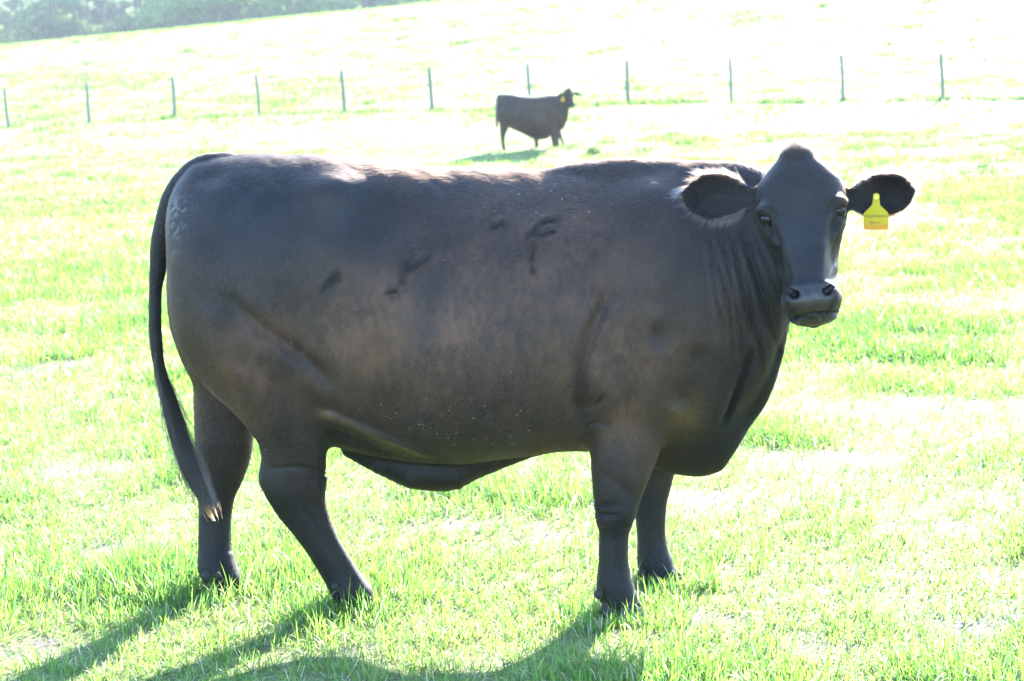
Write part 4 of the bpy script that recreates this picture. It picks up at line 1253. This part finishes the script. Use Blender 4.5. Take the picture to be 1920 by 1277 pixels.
def make_tree(kind, seed):
    global rng
    rng = np.random.default_rng(seed)
    H = {'pine': 17, 'leafy': 11, 'bush': 3.2}[kind] * rng.uniform(.9, 1.1)
    root = bpy.data.objects.new({'pine': 'pine_tree', 'leafy': 'leafy_tree', 'bush': 'shrub'}[kind], None)
    bm = bmesh.new()
    def limb(p0, p1, r0, r1, k=7):
        ax = nrm(p1 - p0); s = nrm(np.cross(ax, [.3, .9, .2])); t = np.cross(ax, s); rr = []
        for j in range(4):
            f = j / 3; c = p0 + (p1 - p0) * f + (rng.normal(0, .05, 3) if 0 < j < 3 else 0) * np.linalg.norm(p1 - p0) * .15
            rr.append([bm.verts.new(c + (s * math.cos(a) + t * math.sin(a)) * (r0 + (r1 - r0) * f)) for a in [6.283 * i / k for i in range(k)]])
        for u, v in zip(rr[:-1], rr[1:]):
            for i in range(k): bm.faces.new((u[i], u[(i + 1) % k], v[(i + 1) % k], v[i]))
    parts = []
    if kind == 'pine':
        limb(np.array([0, 0, -.5]), np.array([.2, .1, H]), .19, .04)
        for k in range(16):
            z = H * rng.uniform(.28, .97); a = rng.uniform(0, 6.28); L = 2.6 * (1.15 - z / H) + .6
            e = np.array([L * math.cos(a), L * math.sin(a), z + L * .15])
            limb(np.array([.2 * z / H, .1 * z / H, z]), e, .05, .015, 5)
            parts.append(leaf_cloud(e, (1.0, 1.0, .6), 170, .16, (.12, .18, .105)))
        for k in range(7):                                  # dead snags low down
            z = H * rng.uniform(.06, .3); a = rng.uniform(0, 6.28)
            limb(np.array([0, 0, z]), np.array([.9 * math.cos(a), .9 * math.sin(a), z + .2]), .03, .008, 4)
    elif kind == 'leafy':
        limb(np.array([0, 0, -.4]), np.array([.1, 0, H * .6]), .17, .08)
        for k in range(14):
            z = H * rng.uniform(.12, .6); a = rng.uniform(0, 6.28); L = rng.uniform(1.2, 2.9)
            e = np.array([L * math.cos(a), L * math.sin(a), z + L * .5])
            limb(np.array([0, 0, z]), e, .06, .02, 5)
            parts.append(leaf_cloud(e, (1.15, 1.15, .95), 300, .17, (.12, .22, .06)))
    else:
        for k in range(7):
            a = rng.uniform(0, 6.28); L = rng.uniform(.4, 1.3)
            e = np.array([L * math.cos(a), L * math.sin(a), H * rng.uniform(.3, .9)])
            limb(np.array([0, 0, -.2]), e, .035, .01, 5)
            parts.append(leaf_cloud(e, (.8, .8, .6), 170, .13, (.11, .17, .06)))
    off = 0; co, fs, cs = [], [], []
    for a, b, c in parts:
        co.append(a); fs.append(b + off); cs.append(c); off += len(a)
    tr = bm_mesh('trunk', bm); cr_ = mesh_np('crown', np.concatenate(co), np.concatenate(fs), False, {'tint': np.concatenate(cs)})
    tr.materials.append(m_bark); cr_.materials.append(m_crown)
    return root.name, tr, cr_

protos = {k: [make_tree(k, 100 + 10 * j + i) for i in range(3)] for j, k in enumerate(('pine', 'leafy', 'bush'))}
rng = np.random.default_rng(77)
LAB = {'pine': 'bare-stemmed pine in the hazy wood beyond the hill crest', 'leafy': 'bright green leafy tree at the wood edge beyond the hill crest', 'bush': 'low shrub under the hazy trees beyond the hill crest'}
CAT = {'pine': 'tree', 'leafy': 'tree', 'bush': 'shrub'}
def plant(kind, px, Y, sc):
    nm, tr, cr_ = protos[kind][rng.integers(0, 3)]
    x = (px - 960) * Y / FPX
    o = bpy.data.objects.new(nm, None); C.objects.link(o)
    o.location = (x, Y, float(terrain(x, Y))); o.rotation_euler = (0, 0, rng.uniform(0, 6.28)); o.scale = (sc,) * 3
    tag(o, LAB[kind], CAT[kind], {'pine': 'pines beyond the hill crest', 'leafy': 'leafy trees beyond the hill crest', 'bush': 'shrubs beyond the hill crest'}[kind])
    for n2, me in (('trunk', tr), ('crown', cr_)):
        c = bpy.data.objects.new(n2, me); C.objects.link(c); c.parent = o
for px in np.arange(-420, 1180, 24):
    plant('pine', px + rng.uniform(-10, 10), rng.uniform(238, 252), rng.uniform(.85, 1.15))
for px in np.arange(-420, 1180, 30):
    plant('pine', px + rng.uniform(-12, 12), rng.uniform(258, 278), rng.uniform(.9, 1.2))
for px in (345, 375, 410, 445, 480, 520, 575, 600):
    plant('leafy', px + rng.uniform(-6, 6), rng.uniform(222, 232), rng.uniform(1.0, 1.3))
for px in np.arange(-300, 1000, 40):
    plant('bush', px + rng.uniform(-25, 25), rng.uniform(232, 250), rng.uniform(1.3, 2.4))

def deep_wood():
    """the depth of the wood behind, which reads as one mass"""
    co, fs, cs, off = [], [], [], 0
    for px in np.arange(-700, 1500, 13):
        Y = rng.uniform(285, 320); x = (px - 960) * Y / FPX; z = float(terrain(x, Y))
        for k in range(9):
            a, b, c = leaf_cloud((x + rng.normal(0, 1), Y + rng.normal(0, 1), z + k * 2.2 + rng.uniform(0, 2)), (1.7, 1.7, 2.4), 110, .9, (.14, .19, .12))
            co.append(a); fs.append(b + off); cs.append(c); off += len(a)
    o = link('deep_wood', mesh_np('deep_wood', np.concatenate(co), np.concatenate(fs), False, {'tint': np.concatenate(cs)}), m_crown)
    tag(o, kind='stuff')
deep_wood()

def haze(density):
    bm = bmesh.new()
    bmesh.ops.create_cube(bm, size=1)
    lo, hi = Vector((-480, -75, -2.0)), Vector((480, 560, 45))
    for v in bm.verts:
        v.co = Vector([lo[i] if v.co[i] < 0 else hi[i] for i in range(3)])
    t = NT('haze_air')
    pv = t.n('ShaderNodeVolumePrincipled')
    pv.inputs['Color'].default_value = (.92, .99, .95, 1)
    pv.inputs['Density'].default_value = density
    pv.inputs['Anisotropy'].default_value = .35
    t.l(pv.outputs[0], t.out.inputs['Volume'])
    tag(link('haze', bm_mesh('haze', bm, False), t.m), kind='stuff')
haze(.00055)
